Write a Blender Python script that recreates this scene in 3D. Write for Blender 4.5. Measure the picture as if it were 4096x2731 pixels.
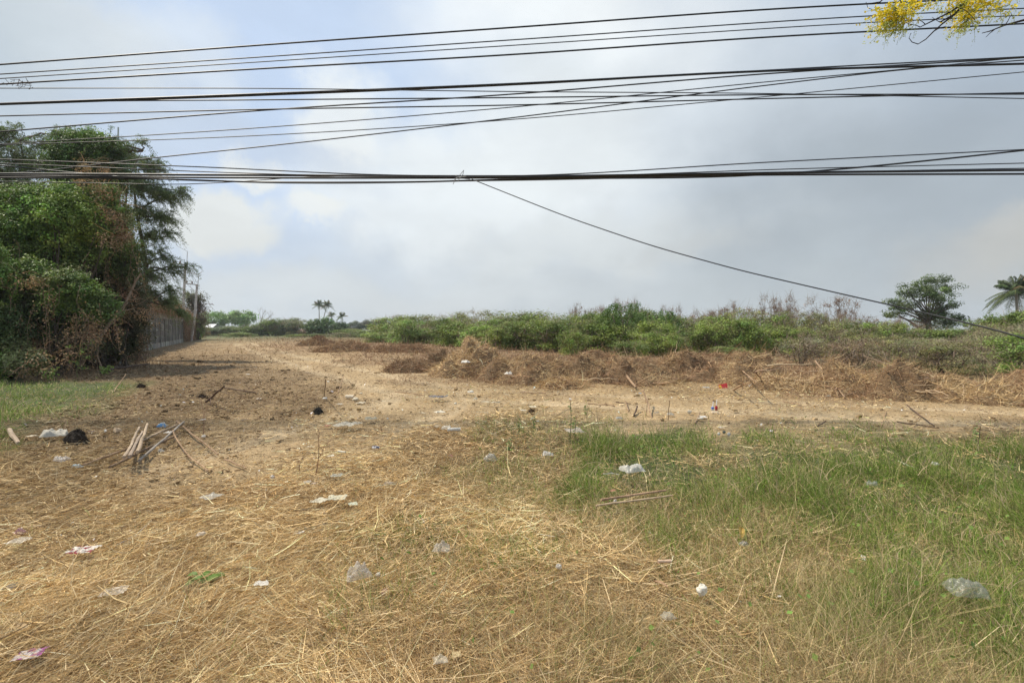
import bpy, math, random
import numpy as np
from mathutils import Vector
for o in list(bpy.data.objects): bpy.data.objects.remove(o)
sc = bpy.context.scene
col = sc.collection
rad = math.radians
RG = np.random.default_rng(7)

# ------------------------------------------------------------------ camera
FPX, CU, CV, HZ, EYE = 484.0, 512.0, 341.0, 329.0, 1.6
PITCH = math.atan((CV - HZ) / FPX)
cam_d = bpy.data.cameras.new("camera"); cam = bpy.data.objects.new("camera", cam_d); col.objects.link(cam)
cam_d.sensor_width = 36.0; cam_d.lens = 36.0 * FPX / 1024.0
cam_d.clip_start = 0.05; cam_d.clip_end = 6000
cam.location = (0, 0, EYE); cam.rotation_euler = (math.pi / 2 - PITCH, 0, 0)
sc.camera = cam
sc.view_settings.view_transform = 'Standard'; sc.view_settings.look = 'None'
sc.view_settings.exposure = 0.0; sc.view_settings.gamma = 1.0
sc.render.engine = 'CYCLES'
sc.cycles.max_bounces = 6; sc.cycles.diffuse_bounces = 3; sc.cycles.transparent_max_bounces = 12
sc.cycles.transmission_bounces = 4; sc.cycles.glossy_bounces = 2
sc.cycles.use_denoising = True
sc.cycles.use_adaptive_sampling = True; sc.cycles.adaptive_threshold = 0.02
CP, SP = math.cos(PITCH), math.sin(PITCH)

def ray(u, v):
    a = (u - CU) / FPX; b = (v - CV) / FPX
    return np.array([a, CP - b * SP, -SP - b * CP])
def at_y(u, v, Y):
    d = ray(u, v); return np.array([0, 0, EYE]) + d * (Y / d[1])
def gnd(u, v, z=0.0):
    d = ray(u, v); return np.array([0, 0, EYE]) + d * ((z - EYE) / d[2])
def gnd_a(u, v, z=0.0):
    a = (u - CU) / FPX; b = (v - CV) / FPX
    dz = -SP - b * CP; t = (z - EYE) / dz
    return a * t, (CP - b * SP) * t
def proj_a(x, y, z=0.0):
    dz = z - EYE
    yc = y * CP - dz * SP; zc = y * SP + dz * CP
    yc = np.maximum(yc, 0.05)
    return CU + FPX * x / yc, CV - FPX * zc / yc

# ------------------------------------------------------------------ sun + sky
SUN_EL, SUN_DIR = rad(57), Vector((-0.86, 0.32, 0)).normalized()
sv = Vector((SUN_DIR.x * math.cos(SUN_EL), SUN_DIR.y * math.cos(SUN_EL), math.sin(SUN_EL)))
sl = bpy.data.lights.new("sun", 'SUN'); so = bpy.data.objects.new("sun", sl); col.objects.link(so)
sl.energy = 4.9; sl.angle = rad(1.2); sl.color = (1.0, 0.91, 0.77)
so.rotation_euler = sv.to_track_quat('Z', 'Y').to_euler(); so.location = (0, 0, 60)

world = bpy.data.worlds.new("World"); sc.world = world; world.use_nodes = True
nt = world.node_tree; N = nt.nodes; L = nt.links; N.clear()
wo = N.new('ShaderNodeOutputWorld'); bg = N.new('ShaderNodeBackground'); L.new(bg.outputs[0], wo.inputs[0])
bg.inputs['Strength'].default_value = 0.1
sky = N.new('ShaderNodeTexSky'); sky.sky_type = 'NISHITA'; sky.sun_disc = False
sky.sun_elevation = SUN_EL; sky.sun_rotation = math.atan2(SUN_DIR.x, SUN_DIR.y)
sky.dust_density = 3.0; sky.air_density = 1.0
def lin(c):
    c = np.asarray(c, float) / 255.0
    return np.where(c <= 0.04045, c / 12.92, ((c + 0.055) / 1.055) ** 2.4)
def wcol(c):
    c = lin(c) * 11.7; return (float(c[0]), float(c[1]), float(c[2]), 1)
geo = N.new('ShaderNodeTexCoord')
def vm(op, a, b=None, sc_=None):
    n = N.new('ShaderNodeVectorMath'); n.operation = op
    for i, x in enumerate((a, b)):
        if x is None: continue
        if isinstance(x, (tuple, list)): n.inputs[i].default_value = x
        else: L.new(x, n.inputs[i])
    if sc_ is not None: n.inputs['Scale'].default_value = sc_
    return n
nz = N.new('ShaderNodeTexNoise'); nz.inputs['Scale'].default_value = 2.6; nz.inputs['Detail'].default_value = 7; nz.inputs['Roughness'].default_value = 0.58
L.new(geo.outputs['Generated'], nz.inputs['Vector'])
nzc = vm('SUBTRACT', nz.outputs['Color'], (0.5, 0.5, 0.5)); nzs = vm('SCALE', nzc.outputs[0], None, 0.42)
wd = vm('ADD', geo.outputs['Generated'], nzs.outputs[0])
def mixc(fac, a, b):
    m = N.new('ShaderNodeMix'); m.data_type = 'RGBA'
    if isinstance(fac, float): m.inputs[0].default_value = fac
    else: L.new(fac, m.inputs[0])
    for i, x in ((6, a), (7, b)):
        if isinstance(x, tuple): m.inputs[i].default_value = x
        else: L.new(x, m.inputs[i])
    return m.outputs[2]
cur = mixc(0.9, sky.outputs[0], wcol((190, 208, 232)))
# soft horizon air
sep = N.new('ShaderNodeSeparateXYZ'); L.new(geo.outputs['Generated'], sep.inputs[0])
def mrange(x, a, b, c=0.0, d=1.0, smooth=True):
    m = N.new('ShaderNodeMapRange'); m.interpolation_type = 'SMOOTHSTEP' if smooth else 'LINEAR'
    L.new(x, m.inputs[0])
    for i, q in enumerate((a, b, c, d)): m.inputs[i + 1].default_value = q
    return m.outputs[0]
cur = mixc(mrange(sep.outputs[2], 0.32, -0.02, 0.0, 0.85), cur, wcol((198, 205, 208)))
def blob(cur, u, v, ru, rv, color, amt, soft=0.55):
    d = ray(u, v); ln = math.sqrt(float(d @ d)); d = d / ln
    s = FPX * ln
    df = vm('SUBTRACT', wd.outputs[0], tuple(float(q) for q in d))
    # elongation: horizontal tangent versus the rest
    th = np.cross(d, (0, 0, 1.0)); th /= np.linalg.norm(th)
    dot = vm('DOT_PRODUCT', df.outputs[0], tuple(float(q) for q in th))
    tv = np.cross(th, d)
    dot2 = vm('DOT_PRODUCT', df.outputs[0], tuple(float(q) for q in tv))
    dot3 = vm('DOT_PRODUCT', df.outputs[0], tuple(float(q) for q in d))
    cb = N.new('ShaderNodeCombineXYZ')
    for i, (dd, r) in enumerate(((dot, ru), (dot2, rv), (dot3, max(ru, rv) * 1.3))):
        mm = N.new('ShaderNodeMath'); mm.operation = 'MULTIPLY'; mm.inputs[1].default_value = s / r * 1.0
        L.new(dd.outputs['Value'], mm.inputs[0]); L.new(mm.outputs[0], cb.inputs[i])
    le = vm('LENGTH', cb.outputs[0])
    f = mrange(le.outputs['Value'], 1.0 + soft * 0.5, max(0.02, 1.0 - soft), 0.0, amt)
    return mixc(f, cur, wcol(color))
for b in [
    (1000, 150, 540, 280, (153, 164, 174), 0.88, 0.97),
    (860, 230, 320, 160, (163, 172, 178), 0.65, 0.97),
    (760, 330, 440, 70, (180, 188, 191), 0.75, 0.95),
    (640, 90, 190, 110, (204, 212, 218), 0.8, 0.9),
    (570, 20, 170, 70, (228, 233, 235), 0.9, 0.8),
    (545, 160, 150, 80, (220, 226, 228), 0.85, 0.85),
    (420, 175, 130, 55, (222, 228, 230), 0.8, 0.6),
    (350, 110, 46, 50, (225, 230, 231), 0.85, 0.45),
    (560, 240, 190, 45, (207, 212, 212), 0.7, 0.7),
    (235, 215, 62, 32, (216, 219, 216), 0.85, 0.45),
    (250, 160, 40, 17, (222, 225, 222), 0.8, 0.45),
    (338, 198, 42, 16, (222, 225, 222), 0.75, 0.5),
    (60, 40, 110, 60, (214, 220, 222), 0.75, 0.5),
    (200, 60, 70, 45, (214, 221, 225), 0.5, 0.5),
    (180, 120, 210, 24, (188, 201, 218), 0.7, 0.6),
    (990, 245, 85, 42, (183, 183, 178), 0.7, 0.85),
    (1010, 215, 60, 22, (186, 187, 184), 0.5, 0.85),
    (690, 250, 90, 14, (186, 191, 192), 0.45, 0.6),
    (400, 290, 260, 26, (202, 208, 210), 0.7, 0.8),
    (-160, 60, 230, 330, (178, 190, 198), 0.8, 0.95),
]: cur = blob(cur, *b)
nz2 = N.new('ShaderNodeTexNoise'); nz2.inputs['Scale'].default_value = 4.5; nz2.inputs['Detail'].default_value = 8; nz2.inputs['Roughness'].default_value = 0.55
mp = N.new('ShaderNodeMapping'); mp.inputs['Scale'].default_value = (1, 1, 2.4); L.new(geo.outputs['Generated'], mp.inputs[0]); L.new(mp.outputs[0], nz2.inputs['Vector'])
hs = N.new('ShaderNodeHueSaturation'); L.new(cur, hs.inputs['Color'])
L.new(mrange(nz2.outputs['Fac'], 0.3, 0.72, 0.96, 1.05), hs.inputs['Value'])
L.new(hs.outputs[0], bg.inputs['Color'])

# ------------------------------------------------------------------ noise
def _h(ix, iy, s):
    n = (ix.astype(np.int64) * 374761393 + iy.astype(np.int64) * 668265263 + s * 974634777) & 0xffffffff
    n = ((n ^ (n >> 13)) * 1274126177) & 0xffffffff
    return ((n ^ (n >> 16)) & 0xffffff) / float(0xffffff)
def vnoise(x, y, s=0):
    x = np.asarray(x, float); y = np.asarray(y, float)
    ix = np.floor(x); iy = np.floor(y); fx = x - ix; fy = y - iy
    fx = fx * fx * (3 - 2 * fx); fy = fy * fy * (3 - 2 * fy)
    a = _h(ix, iy, s); b = _h(ix + 1, iy, s); c = _h(ix, iy + 1, s); d = _h(ix + 1, iy + 1, s)
    return (a * (1 - fx) + b * fx) * (1 - fy) + (c * (1 - fx) + d * fx) * fy
def fbm(x, y, s=0, o=4):
    r = 0; a = 0.5; t = 0
    for k in range(o):
        r = r + a * vnoise(x * 2 ** k, y * 2 ** k, s + k * 17); t += a; a *= 0.55
    return r / t * 2 - 1

# ------------------------------------------------------------------ ground cover map (points on the ground: straw, green, dry, bare, dark litter, brown brush)
K_ = 2.2969
CT = []
def row(Y, *pts):
    for p in pts:
        d = dict(zip("SGDBKM", (0.0,) * 6))
        for q in p[1].split():
            d[q[0]] = float(q[1:]) if len(q) > 1 else 1.0
        CT.append((p[0] / K_, Y / K_, [d[k] for k in "SGDBKM"]))
row(1560, (50, 'S'), (300, 'S'), (600, 'S.9 B.1'), (900, 'S.9 B.1'), (1200, 'S.6 D.4'), (1500, 'D.7 S.3'), (1800, 'D.8 S.2'), (2000, 'D.75 G.25'), (2200, 'D.65 G.35'), (2340, 'G.45 D.55'))
row(1400, (50, 'S'), (300, 'S'), (700, 'S'), (1000, 'S.9 D.1'), (1200, 'S.6 D.3 G.1'), (1450, 'D.6 S.3 G.1'), (1650, 'D.6 G.1 S.3'), (1850, 'D.7 G.3'), (2050, 'D.7 G.3'), (2300, 'G.55 D.45'))
row(1250, (50, 'S.8 K.2'), (400, 'S'), (700, 'S'), (860, 'S.8 G.2'), (1000, 'G.5 S.5'), (1200, 'G.4 S.6'), (1400, 'S.5 D.4 G.1'), (1600, 'D.7 S.1 G.2'), (1750, 'D.8 G.1'), (1950, 'G.6 D.4'), (2150, 'G.9'), (2330, 'G1'))
row(1150, (50, 'S.5 K.5'), (300, 'S.8 K.2'), (600, 'S'), (900, 'S'), (1050, 'S.7 D.3'), (1200, 'D.8 G.1 S.1'), (1400, 'D.7 G.2'), (1550, 'G.5 D.5'), (1700, 'D.6 G.4'), (1900, 'G.8'), (2100, 'G.9'), (2330, 'G'))
row(1080, (50, 'S.5 K.5'), (200, 'K.6 S.4'), (350, 'K.3 B.7'), (550, 'B.9 S.1'), (750, 'S.8 B.2'), (900, 'S'), (1080, 'D.8 S.2'), (1250, 'D.7 S.3'), (1400, 'G.8'), (1550, 'G1'), (1680, 'G.6 D.4'), (1850, 'G'), (2100, 'G'), (2330, 'G'))
row(1010, (20, 'G.6 K.4'), (150, 'K.8 S.2'), (300, 'K.8 S.2'), (500, 'B.6 K.4'), (650, 'B.9'), (850, 'S.5 B.5'), (1000, 'S.7 B.3'), (1150, 'G.3 D.4 S.3'), (1250, 'G.4 D.4 S.2'), (1400, 'G.8'), (1550, 'G.6'), (1700, 'B.4 G.6'), (1900, 'G.5 B.5'), (2100, 'G.5 B.3 K.2'), (2330, 'K.5 G.5'))
row(970, (20, 'K.5 G.5'), (200, 'K.8'), (400, 'K.8'), (600, 'B.5 K.5'), (800, 'B.6 S.4'), (1000, 'B.8'), (1150, 'S.6 B.2 G.2'), (1300, 'G.3 S.3 B.4'), (1450, 'B'), (1650, 'B'), (1900, 'B.8'), (2100, 'B'), (2330, 'K.4 B.6'))
row(935, (20, 'G.8'), (200, 'G.4 K.4'), (320, 'K'), (500, 'K'), (700, 'K'), (800, 'K.4 B.6'), (900, 'B'), (1100, 'B.8 S.2'), (1300, 'B'), (1500, 'B'), (1700, 'B.7 S.3'), (1900, 'B.7 S.3'), (2100, 'B.8'), (2330, 'B'))
row(900, (20, 'G'), (150, 'G.9'), (250, 'G.6 S.4'), (350, 'K'), (500, 'K'), (700, 'K.8 B.2'), (850, 'B'), (1000, 'S.5 B.5'), (1200, 'S.6 B.4'), (1400, 'B.7 S.3'), (1600, 'S.6 B.4'), (1900, 'S.3 M.4'), (2330, 'M'))
row(860, (20, 'G.7'), (200, 'K'), (350, 'K'), (500, 'K'), (650, 'K.8 B.2'), (760, 'K.4 B.6'), (850, 'B'), (950, 'B.6 M.3'), (1200, 'M'), (1500, 'M'), (1900, 'M'), (2330, 'M.5 G.5'))
row(825, (200, 'K'), (420, 'K'), (550, 'K.8 B.2'), (640, 'K.4 B.6'), (710, 'B.9'), (850, 'B.4 M.6'), (1000, 'M'), (1300, 'M'), (1700, 'M'), (2000, 'M.5 D.5'), (2330, 'G.5 D.5'))
row(795, (300, 'K'), (450, 'K.8 B.2'), (520, 'K.5 B.5'), (570, 'B.8 M.2'), (650, 'B.3 M.7'), (800, 'M'), (1100, 'M'), (1600, 'M.6 G.4'), (2200, 'D.5 G.5'))
row(775, (300, 'K.5 G.5'), (470, 'B.3 K.7'), (560, 'M.7 B.3'), (700, 'M'), (1000, 'M.4 G.6'), (1600, 'G'), (2300, 'G'))
row(764, (300, 'G'), (700, 'G.7 M.3'), (1500, 'G'), (2300, 'G'))
CTP = np.array([[c[0] / 55, math.log(c[1] - 325.5) * 4.2] for c in CT]); CTW = np.array([c[2] for c in CT])
CTW = CTW / CTW.sum(1, keepdims=True)
def cover(x, y):
    """weights of the six ground covers at ground points"""
    x = np.asarray(x, float); y = np.asarray(y, float)
    yy = np.maximum(y, 0.3)
    wx = x + (0.05 + 0.05 * yy) * fbm(x * 0.8, y * 0.8, 91, 3) * 1.2; wy = yy * (1 + 0.16 * fbm(x * 0.7 + 9, y * 0.5, 92, 4))
    u, v = proj_a(wx, wy); u = np.clip(u, -60, 1090); v = np.clip(v, 331.5, 690)
    A = u / 55; B = np.log(v - 325.5) * 4.2
    out = np.zeros((x.size, 6))
    A = A.ravel(); B = B.ravel()
    for s in range(0, A.size, 40000):
        a = A[s:s + 40000, None]; b = B[s:s + 40000, None]
        d2 = (a - CTP[None, :, 0]) ** 2 + (b - CTP[None, :, 1]) ** 2
        w = 1 / (d2 + 0.06) ** 2.4
        w /= w.sum(1, keepdims=True)
        out[s:s + 40000] = w @ CTW
    return out
def height(x, y):
    x = np.asarray(x, float); y = np.asarray(y, float)
    r = np.hypot(x, y)
    h = 0.035 * fbm(x * 0.7, y * 0.7, 3, 4) + 0.018 * fbm(x * 3.1, y * 3.1, 5, 3) * np.exp(-r / 25)
    h = h + 0.05 * fbm(x * 0.15, y * 0.15, 8, 3) * np.clip((r - 6) / 20, 0, 1)
    return h

# ------------------------------------------------------------------ mesh helpers
TRACKS = [[(560, 788), (640, 815), (760, 845), (880, 875), (1000, 900), (1300, 912), (1700, 932), (2300, 958)], [(120, 1230), (300, 1150), (500, 1080), (700, 1018), (860, 965), (960, 930), (1000, 900)]]
def track_dist(x, y, band=0.0):
    """signed-free distances to the two ruts of each track, and how strongly a point lies in a rut"""
    rut = np.zeros(x.shape)
    for T_ in TRACKS:
        P = np.array([gnd_a(u / K_, v / K_) for u, v in T_]); ts = np.linspace(0, len(P) - 1, 60); Q = np.stack([np.interp(ts, np.arange(len(P)), P[:, k]) for k in (0, 1)], 1)
        for _ in range(4): Q[1:-1] = (Q[:-2] + 2 * Q[1:-1] + Q[2:]) / 4
        best = np.full(x.shape, 1e9)
        for i in range(len(Q) - 1):
            a, b = Q[i], Q[i + 1]; ab = b - a; t = np.clip(((x - a[0]) * ab[0] + (y - a[1]) * ab[1]) / (ab @ ab), 0, 1)
            best = np.minimum(best, np.hypot(x - a[0] - t * ab[0], y - a[1] - t * ab[1]))
        best = best + .12 * fbm(x * 1.5, y * 1.5, 66, 3)
        if band: rut = np.maximum(rut, np.exp(-(best / band) ** 2)); continue
        for off in (.75, .95): rut = np.maximum(rut, np.exp(-((best - off) / .2) ** 2))
    return rut
class Buf:
    def __init__(self): self.v = []; self.q = []; self.c = []; self.n = 0
    def add(self, v, q, c):
        v = np.asarray(v, float).reshape(-1, 3); q = np.asarray(q, np.int64).reshape(-1, 4)
        c = np.broadcast_to(np.asarray(c, float), (len(v), 3))
        self.v.append(v); self.q.append(q + self.n); self.c.append(c); self.n += len(v)
    def build(self, name, mat, parent=None, origin=None, smooth=False, link=True):
        v = np.concatenate(self.v); q = np.concatenate(self.q); c = np.concatenate(self.c)
        o0 = np.zeros(3) if origin is None else np.asarray(origin, float)
        me = bpy.data.meshes.new(name)
        me.vertices.add(len(v)); me.vertices.foreach_set('co', (v - o0).astype(np.float32).ravel())
        me.loops.add(len(q) * 4); me.loops.foreach_set('vertex_index', q.astype(np.int32).ravel())
        me.polygons.add(len(q)); me.polygons.foreach_set('loop_start', (np.arange(len(q)) * 4).astype(np.int32))
        try: me.polygons.foreach_set('loop_total', np.full(len(q), 4, np.int32))
        except Exception: pass
        me.polygons.foreach_set('use_smooth', np.full(len(q), smooth))
        me.update(calc_edges=True)
        at = me.color_attributes.new('tint', 'FLOAT_COLOR', 'POINT')
        cc = np.ones((len(v), 4), np.float32); cc[:, :3] = np.clip(c, 0, 1); at.data.foreach_set('color', cc.ravel())
        me.materials.append(mat)
        o = bpy.data.objects.new(name, me)
        if link: col.objects.link(o)
        if parent is not None: o.parent = parent
        elif origin is not None: o.location = o0
        return o
def tag(o, label=None, cat=None, group=None, kind=None):
    if label: o['label'] = label
    if cat: o['category'] = cat
    if group: o['group'] = group
    if kind: o['kind'] = kind
    return o
def thing(name, label, cat, loc, group=None, rz=0.0):
    o = bpy.data.objects.new(name, None); col.objects.link(o); o.location = [float(q) for q in loc]; o.rotation_euler = (0, 0, rz)
    o.empty_display_size = 0.2
    return tag(o, label, cat, group)

def norm(a): return a / np.maximum(np.linalg.norm(a, axis=-1, keepdims=True), 1e-9)
def blades(buf, P, ang, elev, Ln, W, bend, c, seg=2, gravity=0.25, tipc=1.0, rng=RG):
    n = len(P)
    d = np.stack([np.cos(ang) * np.cos(elev), np.sin(ang) * np.cos(elev), np.sin(elev)], 1)
    r = rng.normal(size=(n, 3)); s = norm(np.cross(d, r))
    bd = norm(np.cross(d, s)) * rng.normal(size=(n, 1)) * bend[:, None] + s * rng.normal(size=(n, 1)) * bend[:, None]
    bd[:, 2] -= gravity * np.cos(elev) * (np.sin(elev) > 0.25)
    rows = []
    for k in range(seg + 1):
        t = k / seg
        m = P + d * (Ln * t)[:, None] + bd * (Ln * t * t)[:, None]
        w = W * (1 - 0.75 * t) * 0.5
        rows += [m - s * w[:, None], m + s * w[:, None]]
    V = np.stack(rows, 1)  # n, 2(seg+1), 3
    m2 = 2 * (seg + 1)
    base = (np.arange(n) * m2)[:, None, None]
    qq = np.array([[2 * k, 2 * k + 1, 2 * k + 3, 2 * k + 2] for k in range(seg)])[None]
    C = np.repeat(c[:, None, :], m2, 1)
    buf.add(V.reshape(-1, 3), (base + qq).reshape(-1, 4), C.reshape(-1, 3))
def leaves(buf, P, size, c, aspect=0.45, up=0.6, out=None, rng=RG):
    n = len(P)
    nn = rng.normal(size=(n, 3)); nn = norm(nn)
    nn[:, 2] = np.abs(nn[:, 2]) + up * 0.6
    if out is not None: nn = nn + out * 0.6
    nn = norm(nn)
    a = norm(np.cross(nn, rng.normal(size=(n, 3)))); b = np.cross(nn, a)
    size = np.broadcast_to(size, (n,))[:, None]
    V = np.stack([P - a * size * .5, P + b * size * aspect * .5 + nn * size * .06, P + a * size * .5, P - b * size * aspect * .5 + nn * size * .06], 1)
    q = np.arange(n * 4).reshape(n, 4)
    buf.add(V.reshape(-1, 3), q, np.repeat(c, 4, 0))
def tube(buf, path, radii, c, sides=6, rough=0.0, rng=RG):
    path = np.asarray(path, float); k = len(path); radii = np.broadcast_to(radii, (k,)).astype(float)
    # closed ends
    path = np.vstack([path[:1], path, path[-1:]]); radii = np.concatenate([[radii[0] * .02], radii, [radii[-1] * .02]]); k += 2
    tg = np.gradient(path[1:-1], axis=0) if k > 3 else np.repeat((path[2:3] - path[1:2]), 2, 0)
    tg = norm(np.vstack([tg[:1], tg, tg[-1:]]))
    ref = np.array([0.0, 0, 1]) if abs(tg[0, 2]) < 0.9 else np.array([1.0, 0, 0])
    V = []
    for i in range(k):
        s = norm(np.cross(tg[i], ref)); w = np.cross(tg[i], s)
        an = np.arange(sides) * 2 * math.pi / sides
        rr = radii[i] * (1 + rough * rng.normal(size=sides))
        V.append(path[i] + (np.cos(an) * rr)[:, None] * s + (np.sin(an) * rr)[:, None] * w)
    V = np.vstack(V); q = []
    for i in range(k - 1):
        for j in range(sides):
            a = i * sides + j; b = i * sides + (j + 1) % sides
            q.append([a, b, b + sides, a + sides])
    c = np.asarray(c, float)
    buf.add(V, q, c if c.ndim == 1 else np.repeat(c, sides, 0))
def box(buf, x0, x1, y0, y1, z0, z1, c, M=None):
    v = np.array([[x0, y0, z0], [x1, y0, z0], [x1, y1, z0], [x0, y1, z0], [x0, y0, z1], [x1, y0, z1], [x1, y1, z1], [x0, y1, z1]], float)
    if M is not None: v = v @ np.asarray(M[0]).T + np.asarray(M[1])
    buf.add(v, [[0, 3, 2, 1], [4, 5, 6, 7], [0, 1, 5, 4], [1, 2, 6, 5], [2, 3, 7, 6], [3, 0, 4, 7]], c)
def jit(c, n, s=0.12, hue=0.04, rng=RG):
    c = np.asarray(c, float)
    k = np.exp(rng.normal(size=(n, 1)) * s)
    return np.clip(c[None] * k * (1 + rng.normal(size=(n, 3)) * hue), 0.003, 0.95)
def wiggle(p0, p1, n, amp, rng=RG):
    p0 = np.asarray(p0, float); p1 = np.asarray(p1, float); t = np.linspace(0, 1, n)[:, None]
    w = rng.normal(size=(n, 3)) * amp; w = np.cumsum(w, 0); w -= t * w[-1] ; w -= (1 - t) * w[0]
    return p0 + (p1 - p0) * t + w

# ------------------------------------------------------------------ materials
def mat(name, rough=0.8, spec=0.25, trans=0.0, noise=0.0, nscale=8.0, bump=0.0, bscale=40.0, alpha=1.0, tint_mul=None):
    m = bpy.data.materials.new(name); m.use_nodes = True; t = m.node_tree; n = t.nodes; l = t.links; n.clear()
    out = n.new('ShaderNodeOutputMaterial'); p = n.new('ShaderNodeBsdfPrincipled')
    p.inputs['Roughness'].default_value = rough; p.inputs['Specular IOR Level'].default_value = spec
    a = n.new('ShaderNodeAttribute'); a.attribute_name = 'tint'; c = a.outputs['Color']
    if noise > 0:
        tc = n.new('ShaderNodeTexCoord')
        z = n.new('ShaderNodeTexNoise'); z.inputs['Scale'].default_value = nscale; z.inputs['Detail'].default_value = 6; z.inputs['Roughness'].default_value = 0.65
        l.new(tc.outputs['Object'], z.inputs['Vector'])
        r = n.new('ShaderNodeMapRange'); l.new(z.outputs['Fac'], r.inputs[0])
        for i, q in enumerate((0.3, 0.7, 1 - noise, 1 + noise)): r.inputs[i + 1].default_value = q
        h = n.new('ShaderNodeHueSaturation'); l.new(c, h.inputs['Color']); l.new(r.outputs[0], h.inputs['Value']); c = h.outputs[0]
    l.new(c, p.inputs['Base Color'])
    if bump > 0:
        tc = n.new('ShaderNodeTexCoord'); z = n.new('ShaderNodeTexNoise'); z.inputs['Scale'].default_value = bscale; z.inputs['Detail'].default_value = 5
        l.new(tc.outputs['Object'], z.inputs['Vector'])
        b = n.new('ShaderNodeBump'); b.inputs['Strength'].default_value = bump; b.inputs['Distance'].default_value = 0.02
        l.new(z.outputs['Fac'], b.inputs['Height']); l.new(b.outputs[0], p.inputs['Normal'])
    s = p.outputs[0]
    if trans > 0:
        tr = n.new('ShaderNodeBsdfTranslucent'); l.new(c, tr.inputs['Color'])
        mx = n.new('ShaderNodeMixShader'); mx.inputs[0].default_value = trans
        l.new(s, mx.inputs[1]); l.new(tr.outputs[0], mx.inputs[2]); s = mx.outputs[0]
    if alpha < 1:
        tr = n.new('ShaderNodeBsdfTransparent'); mx = n.new('ShaderNodeMixShader'); mx.inputs[0].default_value = alpha
        l.new(tr.outputs[0], mx.inputs[1]); l.new(s, mx.inputs[2]); s = mx.outputs[0]
    l.new(s, out.inputs['Surface'])
    return m
M_STRAW = mat('straw', 0.8, 0.18, 0.12)
M_GRASS = mat('grass_blade', 0.7, 0.15, 0.28)
M_LEAF = mat('leaf', 0.5, 0.32, 0.25)
M_DEAD = mat('dead_leaf', 0.8, 0.2, 0.2)
M_BARK = mat('bark', 0.9, 0.15, 0, 0.35, 14, 0.6, 60)
M_BRUSH = mat('dead_brush', 0.9, 0.15, 0.05)
M_SOIL = mat('soil_clod', 0.95, 0.1, 0, 0.3, 30, 0.5, 80)
M_CABLE = mat('cable', 0.5, 0.4)
M_PAPER = mat('litter_paper', 0.7, 0.3, 0.15, 0.12, 25, 0.3, 60)
M_PLASTIC = mat('litter_plastic', 0.3, 0.6, 0.25, 0.1, 30, 0.3, 50, alpha=0.75)
M_CLEAR = mat('clear_plastic', 0.2, 0.8, 0.25, 0.1, 30, 0.4, 50, alpha=0.42)
M_CONC = mat('weathered_concrete', 0.9, 0.2, 0, 0.3, 2.5, 0.5, 20)
M_PETAL = mat('petal', 0.55, 0.3, 0.45)
M_PAINT = mat('painted_board', 0.5, 0.4, 0, 0.1, 20)

def ground_material():
    m = bpy.data.materials.new('earth'); m.use_nodes = True; t = m.node_tree; n = t.nodes; l = t.links
    p = n['Principled BSDF']; p.inputs['Roughness'].default_value = 0.95; p.inputs['Specular IOR Level'].default_value = 0.15
    a = n.new('ShaderNodeAttribute'); a.attribute_name = 'tint'; tc = n.new('ShaderNodeTexCoord')
    c = a.outputs['Color']
    for scl, lo, hi, amt, det in ((1.1, .3, .7, .16, 5), (9.0, .32, .68, .30, 8), (55.0, .35, .65, .34, 5)):
        z = n.new('ShaderNodeTexNoise'); z.inputs['Scale'].default_value = scl; z.inputs['Detail'].default_value = det; z.inputs['Roughness'].default_value = .7
        l.new(tc.outputs['Object'], z.inputs['Vector'])
        r = n.new('ShaderNodeMapRange'); l.new(z.outputs['Fac'], r.inputs[0])
        for i, q in enumerate((lo, hi, 1 - amt, 1 + amt)): r.inputs[i + 1].default_value = q
        h = n.new('ShaderNodeHueSaturation'); l.new(c, h.inputs['Color']); l.new(r.outputs[0], h.inputs['Value']); c = h.outputs[0]
    l.new(c, p.inputs['Base Color'])
    z = n.new('ShaderNodeTexNoise'); z.inputs['Scale'].default_value = 14; z.inputs['Detail'].default_value = 8; z.inputs['Roughness'].default_value = .75
    l.new(tc.outputs['Object'], z.inputs['Vector'])
    b = n.new('ShaderNodeBump'); b.inputs['Strength'].default_value = .9; b.inputs['Distance'].default_value = .04
    l.new(z.outputs['Fac'], b.inputs['Height']); l.new(b.outputs[0], p.inputs['Normal'])
    return m

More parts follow.
